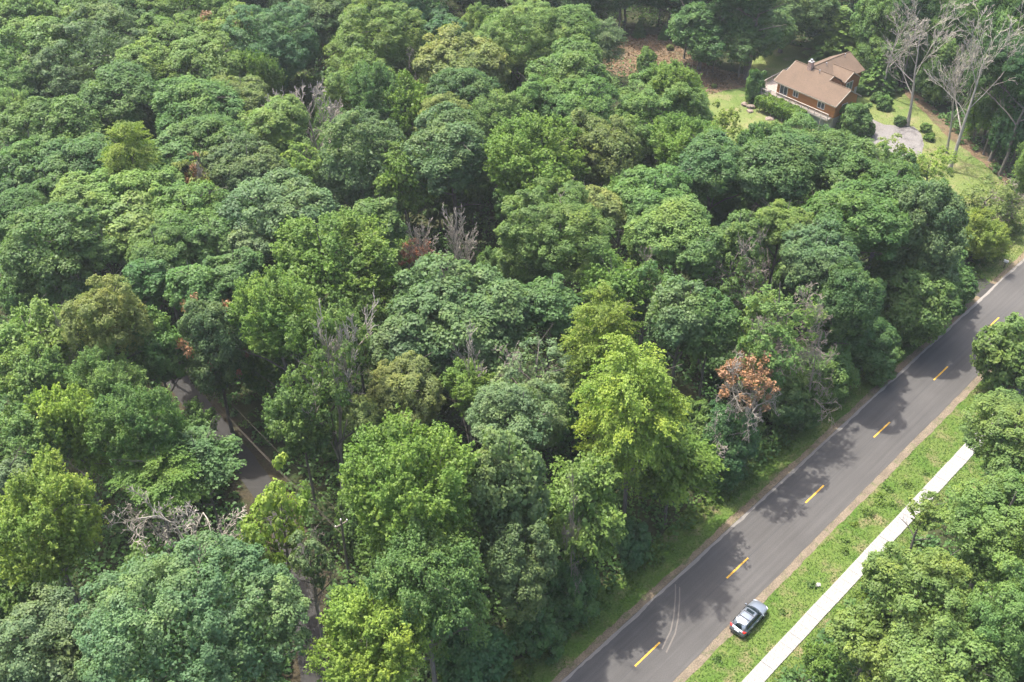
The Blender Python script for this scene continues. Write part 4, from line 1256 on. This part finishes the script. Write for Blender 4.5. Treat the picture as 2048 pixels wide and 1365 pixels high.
T('layered', 258, 318, 110, 150, 'Y', 'yellow green maple with a pointed spire in the upper left wood', top=26, name='maple_tree')
T('oak', 45, 372, 120, 120, 'D', 'dark crown at the left edge level with the spire maple')
T('oak', 105, 385, 95, 80, 'G', 'small round crown just below the dark crown of the left edge')
T('oak', 30, 435, 130, 110, 'G', 'green crown at the left edge, above the long row of pale maples')
T('oak', 262, 395, 190, 120, 'L', 'light green crown directly in front of the yellow spire maple')
T('oak', 425, 292, 150, 110, 'G', 'mid green crown with a stray bare branch beside it')
T('oak', 545, 268, 150, 125, 'L', 'pale lumpy crown right below the spreading bare tree')
T('oak', 342, 312, 130, 90, 'G', 'green crown between the spire maple and the half bare orange tipped tree')
T('oak', 492, 335, 150, 120, 'B', 'bluish rounded crown below the pale lumpy one')
T('sparse', 600, 338, 95, 100, 'Y', 'thin yellow green crown in front of the pale lumpy one')
T('oak', 560, 425, 220, 150, 'B', 'wide bluish crown behind the bright spiky maple')
T('fine', 715, 320, 190, 200, 'B', 'upright grey green crown below the spreading bare tree, to its right')
T('oak', 170, 412, 160, 110, 'L', 'olive green crown left of the half bare orange tipped tree')
T('oak', 95, 500, 205, 185, 'G', 'very big mid green oak at the left edge above the pale maples')
T('oak', 375, 442, 180, 100, 'G', 'wide clumpy oak below the half bare orange tipped tree')
T('oak', 255, 455, 150, 100, 'L', 'light oak between the big left edge oak and the umbrella shaped one')
T('oak', 322, 505, 135, 115, 'G', 'umbrella shaped oak with its forked limbs showing underneath')
T('oak', 215, 500, 85, 70, 'G', 'small round oak left of the umbrella shaped oak')
T('oak', 425, 480, 120, 95, 'G', 'round oak to the right of the umbrella shaped oak')
T('oak', 292, 562, 100, 85, 'D', 'dark round oak directly under the umbrella shaped one')
T('oak', 388, 572, 120, 95, 'G', 'oak between the umbrella shaped oak and the orange flecked tree')
T('fine', 492, 488, 110, 90, 'S', 'pale grey crown on the left shoulder of the bright spiky maple')
T('oak', 468, 548, 120, 90, 'D', 'dark crown in the shade left of the bright spiky maple')
T('sparse', 388, 372, 100, 120, 'O', 'half bare tree with orange tipped twigs in the upper left wood', name='dying_tree', dry=ORANGE, bare='broom')
# ---- top middle
T('oak', 640, 22, 140, 90, 'B', 'bluish crown cut by the top edge, left of the bright dome')
T('oak', 755, 85, 205, 130, 'L', 'bright domed crown near the top edge, above the spreading bare tree')
T('fine', 722, 172, 140, 140, 'L', 'soft fine leaved crown right behind the spreading bare tree')
T('oak', 805, 25, 190, 100, 'T', 'dark bluish crown at the top edge above the small bare tree')
T('oak', 880, 62, 90, 70, 'T', 'small dark bluish round crown near the top edge')
T('maple', 752, 195, 120, 120, 'G', 'green crown between the spreading bare tree and the yellow tan one')
T('oak', 925, 132, 180, 120, 'O', 'yellow tan crown in the upper middle of the wood')
T('fine', 1045, 70, 200, 140, 'L', 'large soft olive green crown at the top edge left of the clearing')
T('fine', 962, 65, 90, 110, 'L', 'pale narrow crown left of the large soft olive green one')
T('oak', 1130, 75, 140, 120, 'G', 'rounded crown whose right side meets the dark trunks by the clearing')
T('oak', 1145, 160, 170, 130, 'G', 'dense round crown left of the leaf littered clearing')
T('oak', 1080, 205, 130, 120, 'G', 'dense crown under the large soft olive green one')
T('oak', 1160, 215, 145, 120, 'G', 'leafy crown with light tips left of the feathery lawn tree')
T('layered', 1207, 85, 80, 85, 'S', 'young pale pine with brushy shoots at the edge of the clearing', name='pine_tree', top=13)
T('oak', 930, 198, 140, 120, 'D', 'dark crown directly below the yellow tan one')
T('maple', 992, 235, 120, 85, 'L', 'small light feathery crown between two dark ones, upper middle')
T('maple', 838, 212, 110, 120, 'V', 'fresh green crown in the shade left of the blurry tan one')
T('fine', 885, 232, 110, 90, 'O', 'soft tan crown rising behind the wide dark green one')
T('oak', 905, 310, 190, 160, 'B', 'wide dark grey green crown with branches showing, left of the yellow spiky maple')
T('layered', 805, 365, 110, 150, 'V', 'bright yellow green young tree low in the shadow of taller crowns')
T('maple', 1065, 325, 215, 180, 'V', 'broad spiky light green maple in the upper middle of the wood')
T('oak', 1212, 305, 160, 160, 'O', 'brownish green crown right of the broad spiky light maple')
T('oak', 1320, 240, 215, 170, 'G', 'big round green crown beside the small lawn', top=20)
T('maple', 1345, 178, 125, 70, 'V', 'feathery bright crown on the clearing side of the lawn')
T('maple', 1380, 300, 150, 120, 'V', 'feathery fresh green crown at the foot of the big round lawn tree')
T('sparse', 1450, 262, 85, 95, 'Y', 'thin yellow green sapling on the edge of the lawn', top=11)
T('maple', 1245, 395, 95, 90, 'V', 'small pointed bright crown below the brownish green one')
T('oak', 1110, 465, 245, 160, 'G', 'large oak in the middle of the wood, right of the two bare trees')
T('oak', 1195, 425, 120, 100, 'O', 'oak crown with yellowish flecks above the large middle oak')
T('oak', 755, 442, 105, 90, 'G', 'small green crown above the brown leaved dead tree')
T('oak', 1305, 400, 160, 110, 'G', 'green crown halfway between the lawn and the large middle oak')
T('oak', 1340, 468, 170, 130, 'L', 'light clumpy crown with bare twigs below it, right of the large middle oak')
T('oak', 1425, 335, 170, 120, 'D', 'dark crown in front of the small lawn')
# ---- middle
T('maple', 665, 530, 250, 165, 'V', 'widest bright spiky maple, left of the brown leaved dead tree', top=25)
T('oak', 922, 632, 280, 190, 'B', 'broad bluish oak in the centre of the photo below the two bare trees', top=23)
T('oak', 808, 692, 130, 110, 'B', 'bluish crown tucked under the left side of the broad central oak')
T('maple', 560, 645, 190, 200, 'V', 'bright green tree with a greyish top left of the centre', top=24)
T('maple', 715, 655, 130, 140, 'G', 'mixed green crown between the greyish topped tree and the central oak')
T('sparse', 650, 735, 175, 230, 'G', 'tall open tree whose long pale trunk shows down to the ground', top=27, bare='broom')
T('maple', 600, 830, 130, 150, 'G', 'leafy green tree beside the lane with its wires')
T('fine', 805, 785, 155, 150, 'O', 'yellowish olive tree below the broad central oak')
T('fine', 728, 825, 90, 90, 'O', 'smaller olive crown left of the yellowish olive tree')
T('maple', 935, 775, 95, 75, 'V', 'small light green crown at the foot of the white branched dead tree')
T('sparse', 1065, 755, 185, 150, 'S', 'pale grey green crown full of bare twigs, right of the white branched dead tree', bare='twiggy')
T('layered', 1208, 680, 140, 190, 'Y', 'bright yellow green tree standing above its neighbours near the centre', top=26)
T('fine', 1030, 840, 200, 130, 'S', 'grey green crown in front of the pale twig filled one')
T('layered', 1265, 815, 200, 270, 'Z', 'tall golden green tree in tiers, brightest by the road', top=27)
T('layered', 1345, 925, 150, 220, 'V', 'bright green tiered tree at the roadside next to the golden one', top=18)
T('maple', 1226, 568, 120, 110, 'V', 'light green crown above the bright yellow green tree')
T('oak', 1100, 612, 130, 100, 'D', 'dark crown in the shade right of the broad central oak')
T('sparse', 1292, 575, 110, 130, 'G', 'thin crown with tangled grey branches near the middle of the wood', bare='twiggy')
T('oak', 1360, 630, 140, 140, 'B', 'bluish crown behind the orange leaved dead tree')
T('oak', 1395, 500, 120, 100, 'G', 'round oak left of the twiggy grey group')
# ---- the great mass of crowns right of the centre
T('oak', 1622, 340, 225, 120, 'G', 'broad crown hiding the front of the house terrace', top=15)
T('oak', 1550, 345, 190, 130, 'D', 'dark crown in front of the broad one by the house')
T('oak', 1690, 345, 180, 120, 'G', 'green crown in front of the driveway')
T('oak', 1775, 385, 180, 130, 'G', 'leafy crown right below the pale wispy driveway sapling')
T('oak', 1715, 440, 200, 150, 'G', 'green crown in the heart of the roadside mass')
T('oak', 1845, 465, 170, 150, 'B', 'bluish crown above the bend where the road comes into view')
T('maple', 1955, 475, 115, 170, 'Y', 'yellow green crown overhanging the mailbox')
T('oak', 1640, 515, 150, 140, 'B', 'bluish green crown behind the twiggy grey group')
T('oak', 1800, 600, 215, 185, 'G', 'large leafy oak leaning over the road', top=22)
T('oak', 1690, 605, 140, 130, 'D', 'dark crown left of the large oak that leans over the road')
T('sparse', 1560, 625, 175, 150, 'L', 'light thin crown with long bare branches near the road', bare='twiggy')
T('sparse', 1455, 545, 140, 170, 'G', 'greyest half bare crown of the wood, full of dead twigs', bare='twiggy')
T('oak', 1560, 450, 130, 110, 'L', 'light green crown above the twiggy grey group')
T('fine', 1640, 735, 160, 120, 'G', 'crown with trailing boughs over the grass verge')
T('oak', 1420, 650, 120, 130, 'G', 'green crown above the orange leaved dead tree')
T('sparse', 1530, 720, 120, 110, 'G', 'dull twiggy crown beside the orange leaved dead tree', bare='twiggy')
T('teal', 1452, 882, 135, 120, 'T', 'dark teal tree under the orange leaved dead tree at the verge')
T('teal', 1575, 800, 140, 100, 'D', 'low dark tree at the verge below the trailing crown')
T('oak', 1890, 560, 120, 120, 'D', 'dark crown by the driveway mouth at the road')
T('oak', 1480, 470, 110, 90, 'G', 'green crown behind the greyest half bare one')
T('oak', 1735, 690, 130, 90, 'D', 'low shaded crown at the verge under the large leaning oak')
# ---- left side, lower
T('maple', 58, 680, 150, 140, 'L', 'pale fresh maple at the left edge beside the olive tree')
T('maple', 62, 765, 130, 130, 'L', 'second pale maple at the left edge, below the first')
T('maple', 78, 850, 130, 120, 'G', 'greyer maple at the left edge behind the yellow roadside one')
T('fine', 215, 632, 160, 170, 'O', 'olive yellow tree at the head of the lane', top=25)
T('fine', 308, 690, 120, 140, 'G', 'shaded green tree beside the olive yellow one over the lane')
T('oak', 425, 690, 150, 190, 'B', 'grey green tree flecked with orange leaves above the lane', dry=ORANGE)
T('maple', 215, 765, 145, 150, 'L', 'light green maple left of the lane under the olive yellow tree')
T('maple', 275, 865, 180, 190, 'G', 'big fresh green maple along the left of the lane', top=24)
T('maple', 152, 865, 135, 170, 'Z', 'yellow green tree between the pale left edge maples and the lane')
T('layered', 405, 920, 140, 120, 'D', 'dark tiered tree whose boughs reach over the lane')
T('layered', 322, 955, 160, 120, 'V', 'light tiered tree behind the white gnarled branches')
T('maple', 95, 1065, 235, 260, 'Z', 'huge yellow green maple at the left edge near the bottom', top=25)
T('fine', 85, 1300, 240, 170, 'S', 'grey green crown filling the bottom left corner')
T('fine', 382, 1240, 420, 280, 'B', 'giant grey green tree at the bottom, the widest crown of all', top=26)
T('fine', 22, 960, 90, 90, 'S', 'small pale grey crown at the left edge above the huge yellow maple')
T('sparse', 560, 1050, 150, 220, 'Z', 'open yellow green tree standing in front of the lane', top=20)
T('sparse', 615, 1120, 95, 120, 'S', 'twiggy grey crown leaning over the lane by the utility pole', bare='twiggy')
# ---- bottom middle
T('maple', 822, 980, 270, 290, 'V', 'tallest bright maple of the bottom middle, light yellowish green', top=28)
T('droop', 855, 1180, 240, 260, 'G', 'dull green tree with hanging boughs below the tall bright maple', top=24)
T('maple', 750, 1275, 230, 230, 'Z', 'brilliant yellow green maple cut by the bottom edge', top=21)
T('fine', 1015, 960, 170, 220, 'B', 'blue grey tree between the tall bright maple and the golden tiered one', top=26)
T('teal', 1035, 1120, 170, 180, 'B', 'lower blue grey tree in front of the other blue grey one', top=20)
T('layered', 1165, 1022, 165, 215, 'L', 'tiered tree with feathery yellow tipped fans by the road', top=19)
T('teal', 1140, 1175, 130, 160, 'D', 'leafy dark green roadside tree opposite the second road dash', top=14)
T('teal', 1262, 1080, 85, 110, 'T', 'small dark teal tree at the verge under the tiered ones', top=13)
T('oak', 950, 1320, 150, 130, 'T', 'dark teal crown at the bottom edge beside the hanging boughs')
T('fine', 1068, 1262, 110, 150, 'D', 'low dark roadside tree nearest the bottom of the road', top=14)
# ---- across the road
T('fine', 2032, 705, 145, 150, 'G', 'green crown at the right edge, the upper one across the road', top=11)
T('fine', 2030, 870, 200, 170, 'L', 'wide light crown over the far end of the sidewalk', top=19)
T('fine', 2000, 1050, 230, 200, 'L', 'large pale leafy crown beside the sidewalk, middle of the row', top=20)
T('fine', 1840, 1190, 225, 200, 'L', 'pale leafy crown beside the sidewalk nearest to the parked car', top=17)
T('fine', 2030, 1250, 190, 230, 'L', 'light leafy crown at the right edge, below the middle of the row')
T('oak', 1875, 1345, 240, 140, 'L', 'light crown cut by the bottom edge at the right', top=15)
T('fine', 1738, 1285, 150, 130, 'L', 'low pale crown between the bushy tree and the row by the sidewalk', top=11)
T('maple', 1650, 1340, 90, 70, 'V', 'low bright bushy tree beside the sidewalk at the bottom edge', top=4.5)
T('fine', 2040, 1010, 110, 120, 'G', 'shaded crown at the right edge between two pale ones')
T('sparse', 1850, 1020, 85, 80, 'L', 'thin leafy crown whose boughs reach across the sidewalk', top=11)
# ---- the dark wood round the house
based('oak', 1398, 140, 5, 165, 'D', 'dark crown on the left of the pair beside the clearing', .22)
based('oak', 1490, 150, 15, 150, 'D', 'dark crown leaning over the back lawn of the house', .25)
based('oak', 1560, 105, -40, 170, 'B', 'grey green crown at the top edge behind the house', .2)
based('oak', 1335, 62, -60, 140, 'K', 'dark crown at the top edge above the clearing', .3)
based('oak', 1248, 60, -60, 120, 'K', 'shadowy crown at the top edge left of the clearing trunks', .35)
based('oak', 1165, 58, -70, 90, 'T', 'dark teal crown at the top edge above the young pale pine', .2)
based('oak', 1628, 100, -20, 120, 'K', 'deep green crown at the top edge behind the conifer')
based('oak', 1742, 162, 70, 95, 'G', 'green tree at the back corner of the house', .06)
based('oak', 1808, 158, 40, 105, 'D', 'dark tree behind the tall bare trunks')
based('oak', 1862, 205, 75, 95, 'G', 'green tree in the gap between two tall bare trunks', .04)
based('oak', 1965, 285, 70, 130, 'D', 'dark green tree behind the tallest bare trunk', .1)
based('oak', 2020, 335, 150, 120, 'K', 'very dark tree at the right edge behind the yard', .1)
based('maple', 1945, 285, 165, 70, 'V', 'sunlit young tree between the tallest bare trunk and the dark edge trees', .1)
based('oak', 1860, 150, -30, 160, 'G', 'green crown at the top edge among the bare branches')
based('oak', 1990, 200, -40, 150, 'G', 'green crown filling the top right corner')
based('oak', 1735, 140, -20, 110, 'G', 'green crown at the top edge right of the conifer')
based('maple', 2045, 395, 285, 85, 'L', 'light tree at the right edge of the yard', .05)
T('sparse', 1795, 318, 115, 70, 'Y', 'wispy pale yellow sapling in front of the driveway', top=9)
T('sparse', 1862, 332, 90, 80, 'Y', 'wispy pale yellow sapling at the end of the driveway', top=9)
T('sparse', 1975, 395, 130, 80, 'O', 'thin tan green sapling on the dry grass near the road', top=7)
T('sparse', 2030, 420, 100, 90, 'O', 'grey twiggy sapling at the right edge near the road', top=8, bare='twiggy')
# conifers
def conif(i, bx, by, ty, w, col, label):
    p = P(bx, by, 0); r0, v0, me = CONIFERS[i]
    hh = 3.0
    while hh < 30:
        q = p + Vector((0, 0, hh)); d = q.y * CT - (q.z - CAM_H) * ST_; v = q.y * ST_ + (q.z - CAM_H) * CT
        if 682.5 - FOC * v / d < ty: break
        hh += .1
    R = w / 2 / ppm(p + Vector((0, 0, hh * .3)))
    root = tag(empty('spruce_tree', p, random.uniform(0, 6)), label, 'tree', 'conifers round the house')
    c = bpy.data.objects.new('crown', me); c.location = (0, 0, hh * .52); c.scale = (R / r0, R / r0, hh * .48 / v0); c.color = tone(col); link(c, root)
    t = bpy.data.objects.new('trunk', TRUNKS[0]); t.scale = (.5, .5, hh / 17); link(t, root)
conif(0, 1668, 115, 15, 140, 'L', 'tall yellowish conifer with drooping tiers behind the house roof')
conif(1, 1278, 74, 40, 30, 'D', 'small dark conifer at the back of the leaf littered clearing')
conif(1, 1327, 78, 52, 26, 'D', 'smaller dark conifer beside the other one at the clearing')
conif(0, 1755, 180, 95, 90, 'G', 'green conifer on the yard side of the house')

# ---- bare trees
dead('spread', 640, 245, 642, 148, 165, 'spreading bare grey tree in a dark gap of the upper left wood', zb=14)
dead('twiggy', 820, 160, 822, 95, 70, 'small bare brownish tree behind the yellow tan crown', zb=16)
dead('broom', 925, 528, 930, 398, 85, 'slender bare tree with upright stems, right of the brown leaved one', zb=9)
dead('broom', 842, 580, 828, 425, 110, 'dead tree with rusty brown leaves hanging on its lower half', dry=BROWN, dryz=(.42, .74), zb=4)
dead('broom', 935, 765, 930, 655, 110, 'white branched dead tree below the broad central oak', zb=15)
dead('gnarl', 370, 1105, 370, 978, 310, 'gnarled white dead branches spreading behind the giant grey green tree', zb=13)
dead('gnarl', 1470, 900, 1455, 712, 170, 'dead tree with orange leaves above bare hanging branches by the road', dry=ORANGE, dryz=(.62, 1.0), zb=4)
dead('tall', 1762, 190, 1800, -15, 130, 'tall bare trunk nearest to the house')
dead('tall', 1815, 252, 1885, -40, 170, 'tall bare trunk standing at the edge of the driveway')
dead('tall', 1898, 342, 2012, 2, 230, 'tallest bare tree, leaning on the grass right of the driveway')
dead('tall', 1893, 306, 1935, 40, 110, 'thin bare tree between the driveway one and the tallest one')
dead('broom', 130, 680, 120, 605, 50, 'small bare grey snag left of the olive yellow tree', zb=15)
dead('twiggy', 1500, 520, 1490, 440, 90, 'bare grey tree among the twiggy crowns above the road', zb=15)
dead('twiggy', 1640, 690, 1620, 590, 150, 'bare branches reaching sideways in front of the large leaning oak', zb=13)
dead('twiggy', 1150, 1010, 1165, 930, 60, 'short bare snag beside the feathery tiered tree', zb=17)

# ---- trunks of living trees that stand in the open, dark wood by the clearing
def bole(bx, by, ty, r, label):
    p = P(bx, by, 0)
    root = tag(empty('tall_tree', p), label, 'tree', 'trees of the dark wood behind the clearing')
    h = 16.0
    t = bpy.data.objects.new('trunk', TRUNKS[1]); t.scale = (r, r, 1.25); link(t, root)
    c = bpy.data.objects.new('crown', CROWNS['oak'][len(label) % 4][1]); c.location = (0, 0, 17.5); c.scale = (.62, .62, .62); c.color = tone('K'); link(c, root)
bole(1188, 62, 0, .8, 'dark tree with a straight grey trunk left of the clearing')
bole(1236, 72, 0, .8, 'dark tree with a pale trunk base at the back of the clearing')
bole(1317, 52, 0, .7, 'dark tree whose trunk shows between the two small conifers')
bole(1368, 118, 0, .6, 'slim dark tree at the right end of the clearing')
bole(1492, 160, 0, 1.3, 'tree with a thick leaning grey trunk behind the round hedge')
bole(1476, 155, 0, .6, 'tree with a thin pale trunk beside the thick leaning one')
bole(1425, 145, 0, .5, 'thin stemmed tree on the brown litter left of the thick trunk')
bole(1800, 178, 0, .6, 'slim tree between the first two tall bare trunks')
bole(1980, 322, 0, 1.1, 'tree with a flared grey trunk at the edge of the dark wood')
bole(2000, 350, 0, .9, 'tree with a stout trunk on red mulch at the right edge')
bole(1966, 310, 0, .5, 'thin tree beside the flared grey trunk')


# ---- low trees in the shadow between the tall crowns: foot, height, tone
LOW = [
    (-30.25, 99.41, 12.6, 'G', 'low mid green tree above the leafy green tree beside the lane with its wires'),
    (30.74, 135.23, 11.6, 'G', 'low mid green tree above the green crown behind the greyest half bare one'),
    (-56.09, 99.86, 12.0, 'G', 'low mid green tree left of the olive yellow tree at the head of the lane'),
    (-11.27, 141.62, 11.8, 'G', 'low mid green tree right of the small green crown above the brown leaved dead tree'),
    (-16.06, 74.81, 9.6, 'G', 'low mid green tree below the smaller olive crown left of the yellowish olive tree'),
    (-19.6, 89.7, 8.2, 'L', 'low light green tree left of the smaller olive crown left of the yellowish olive tree'),
    (-12.87, 70.42, 9.3, 'G', 'low mid green tree below the tallest bright maple of the bottom middle, light yellowish green'),
    (-2.79, 117.17, 12.1, 'G', 'low mid green tree left of the light green crown above the bright yellow green tree'),
    (35.77, 122.87, 8.0, 'G', 'low mid green tree below the green crown behind the greyest half bare one'),
    (-64.27, 113.32, 12.6, 'G', 'low mid green tree above the second pale maple at the left edge, below the first'),
    (-17.5, 124.47, 10.4, 'L', 'low light green tree below the small green crown above the brown leaved dead tree'),
    (-6.21, 142.93, 11.4, 'G', 'low mid green tree below the small light feathery crown between two dark ones, upper middle'),
    (20.47, 88.51, 9.9, 'G', 'low mid green tree left of the dull twiggy crown beside the orange leaved dead tree'),
    (0.32, 140.76, 10.8, 'D', 'low dark green tree below the dense crown under the large soft olive green one'),
    (27.9, 101.79, 8.6, 'D', 'low dark green tree below the green crown above the orange leaved dead tree'),
    (-6.18, 71.9, 11.9, 'G', 'low mid green tree above the low dark roadside tree nearest the bottom of the road'),
    (32.45, 107.93, 11.0, 'D', 'low dark green tree above the dull twiggy crown beside the orange leaved dead tree'),
    (4.22, 89.8, 10.5, 'G', 'low mid green tree above the tiered tree with feathery yellow tipped fans by the road'),
    (-37.48, 177.38, 9.6, 'L', 'low light green tree above the pale lumpy crown right below the spreading bare tree'),
    (25.54, 104.49, 9.5, 'G', 'low mid green tree right of the bluish crown behind the orange leaved dead tree'),
    (-31.6, 165.37, 12.1, 'L', 'low light green tree right of the pale lumpy crown right below the spreading bare tree'),
    (39.28, 154.07, 11.9, 'G', 'low mid green tree right of the dark crown in front of the small lawn'),
    (-49.59, 65.77, 10.8, 'G', 'low mid green tree above the grey green crown filling the bottom left corner'),
    (8.71, 94.75, 10.5, 'G', 'low mid green tree below the light green crown above the bright yellow green tree'),
    (20.96, 154.8, 9.9, 'G', 'low mid green tree below the big round green crown beside the small lawn'),
    (-46.45, 58.93, 12.8, 'G', 'low mid green tree left of the grey green crown filling the bottom left corner'),
    (-33.27, 173.27, 10.7, 'G', 'low mid green tree below the tall dark bluish crown behind the spreading bare tree'),
    (0.78, 182.65, 9.8, 'G', 'low mid green tree left of the dense crown under the large soft olive green one'),
    (39.1, 118.01, 9.5, 'G', 'low mid green tree above the light thin crown with long bare branches near the road'),
    (-34.26, 65.24, 11.4, 'L', 'low light green tree below the light tiered tree behind the white gnarled branches'),
    (-37.49, 86.95, 9.1, 'G', 'low mid green tree left of the dark tiered tree whose boughs reach over the lane'),
    (37.14, 136.44, 12.6, 'G', 'low mid green tree above the light green crown above the twiggy grey group'),
    (43.66, 135.55, 12.9, 'G', 'low mid green tree right of the light green crown above the twiggy grey group'),
    (-3.4, 177.13, 12.0, 'G', 'low mid green tree above the small light feathery crown between two dark ones, upper middle'),
    (-35.11, 82.42, 8.8, 'G', 'low mid green tree below the dark tiered tree whose boughs reach over the lane'),
    (57.84, 149.36, 10.7, 'G', 'low mid green tree left of the wispy pale yellow sapling in front of the driveway'),
    (-33.49, 124.21, 11.2, 'G', 'low mid green tree below the wide bluish crown behind the bright spiky maple'),
    (31.32, 123.16, 9.2, 'G', 'low mid green tree right of the round oak left of the twiggy grey group'),
    (-8.46, 101.26, 12.1, 'G', 'low mid green tree right of the yellowish olive tree below the broad central oak'),
    (-36.5, 118.04, 11.8, 'G', 'low mid green tree below the round oak to the right of the umbrella shaped oak'),
    (59.61, 142.44, 12.4, 'D', 'low dark green tree right of the leafy crown right below the pale wispy driveway sapling'),
    (24.77, 142.66, 12.3, 'L', 'low light green tree left of the dark crown in front of the small lawn'),
    (2.72, 117.6, 11.8, 'L', 'low light green tree below the oak crown with yellowish flecks above the large middle oak'),
    (-11.48, 112.86, 12.5, 'G', 'low mid green tree above the yellowish olive tree below the broad central oak'),
    (-29.68, 160.34, 12.0, 'G', 'low mid green tree below the soft fine leaved crown right behind the spreading bare tree'),
    (-30.09, 155.89, 11.2, 'G', 'low mid green tree above the wide bluish crown behind the bright spiky maple'),
    (26.01, 123.39, 11.7, 'G', 'low mid green tree below the round oak left of the twiggy grey group'),
    (51.58, 130.27, 9.1, 'L', 'low light green tree below the green crown in the heart of the roadside mass'),
    (-40.16, 201.7, 11.1, 'G', 'low mid green tree right of the tall dark bluish crown behind the spreading bare tree'),
    (64.63, 140.03, 9.9, 'G', 'low mid green tree below the wispy pale yellow sapling at the end of the driveway'),
    (39.29, 148.35, 12.9, 'G', 'low mid green tree left of the broad crown hiding the front of the house terrace'),
    (-15.08, 104.15, 11.3, 'G', 'low mid green tree above the smaller olive crown left of the yellowish olive tree'),
    (-16.23, 140.64, 12.5, 'G', 'low mid green tree above the small green crown above the brown leaved dead tree'),
    (-16.09, 164.38, 9.2, 'G', 'low mid green tree left of the dark crown directly below the yellow tan one'),
    (-32.36, 196.24, 11.3, 'L', 'low light green tree above the soft fine leaved crown right behind the spreading bare tree'),
    (-64.5, 166.22, 10.1, 'D', 'low dark green tree left of the green crown under the yellow tan tipped one'),
    (53.12, 69.81, 8.7, 'G', 'low mid green tree right of the thin leafy crown whose boughs reach across the sidewalk'),
    (35.17, 141.28, 11.2, 'G', 'low mid green tree left of the light green crown above the twiggy grey group'),
    (-35.06, 58.72, 11.6, 'G', 'low mid green tree right of the grey green crown filling the bottom left corner'),
    (43.23, 155.77, 11.1, 'G', 'low mid green tree below the tall clipped round hedge at the corner of the deck'),
    (49.49, 57.21, 10.0, 'G', 'low mid green tree below the thin leafy crown whose boughs reach across the sidewalk'),
]
for n_low, (x, y, hgt, code, label) in enumerate(LOW):
    R = random.uniform(2.8, 4.1)
    root = tag(empty('understory_tree', (x, y, 0), random.uniform(0, 6.28)), label, 'tree', 'low trees in the gaps of the wood')
    fam = [q for q in CROWNS[('oak', 'fine', 'maple', 'fine')[n_low % 4]] if q[0] < 4]
    r0, me = random.choice(fam)
    c = bpy.data.objects.new('crown', me); c.location = (0, 0, hgt * .6); c.scale = (R / r0, R / r0, hgt * .4 / r0); c.color = tone(code); link(c, root)
    t = bpy.data.objects.new('trunk', TRUNKS[n_low % 3]); t.scale = (.45, .45, hgt * .6 / 13); link(t, root)
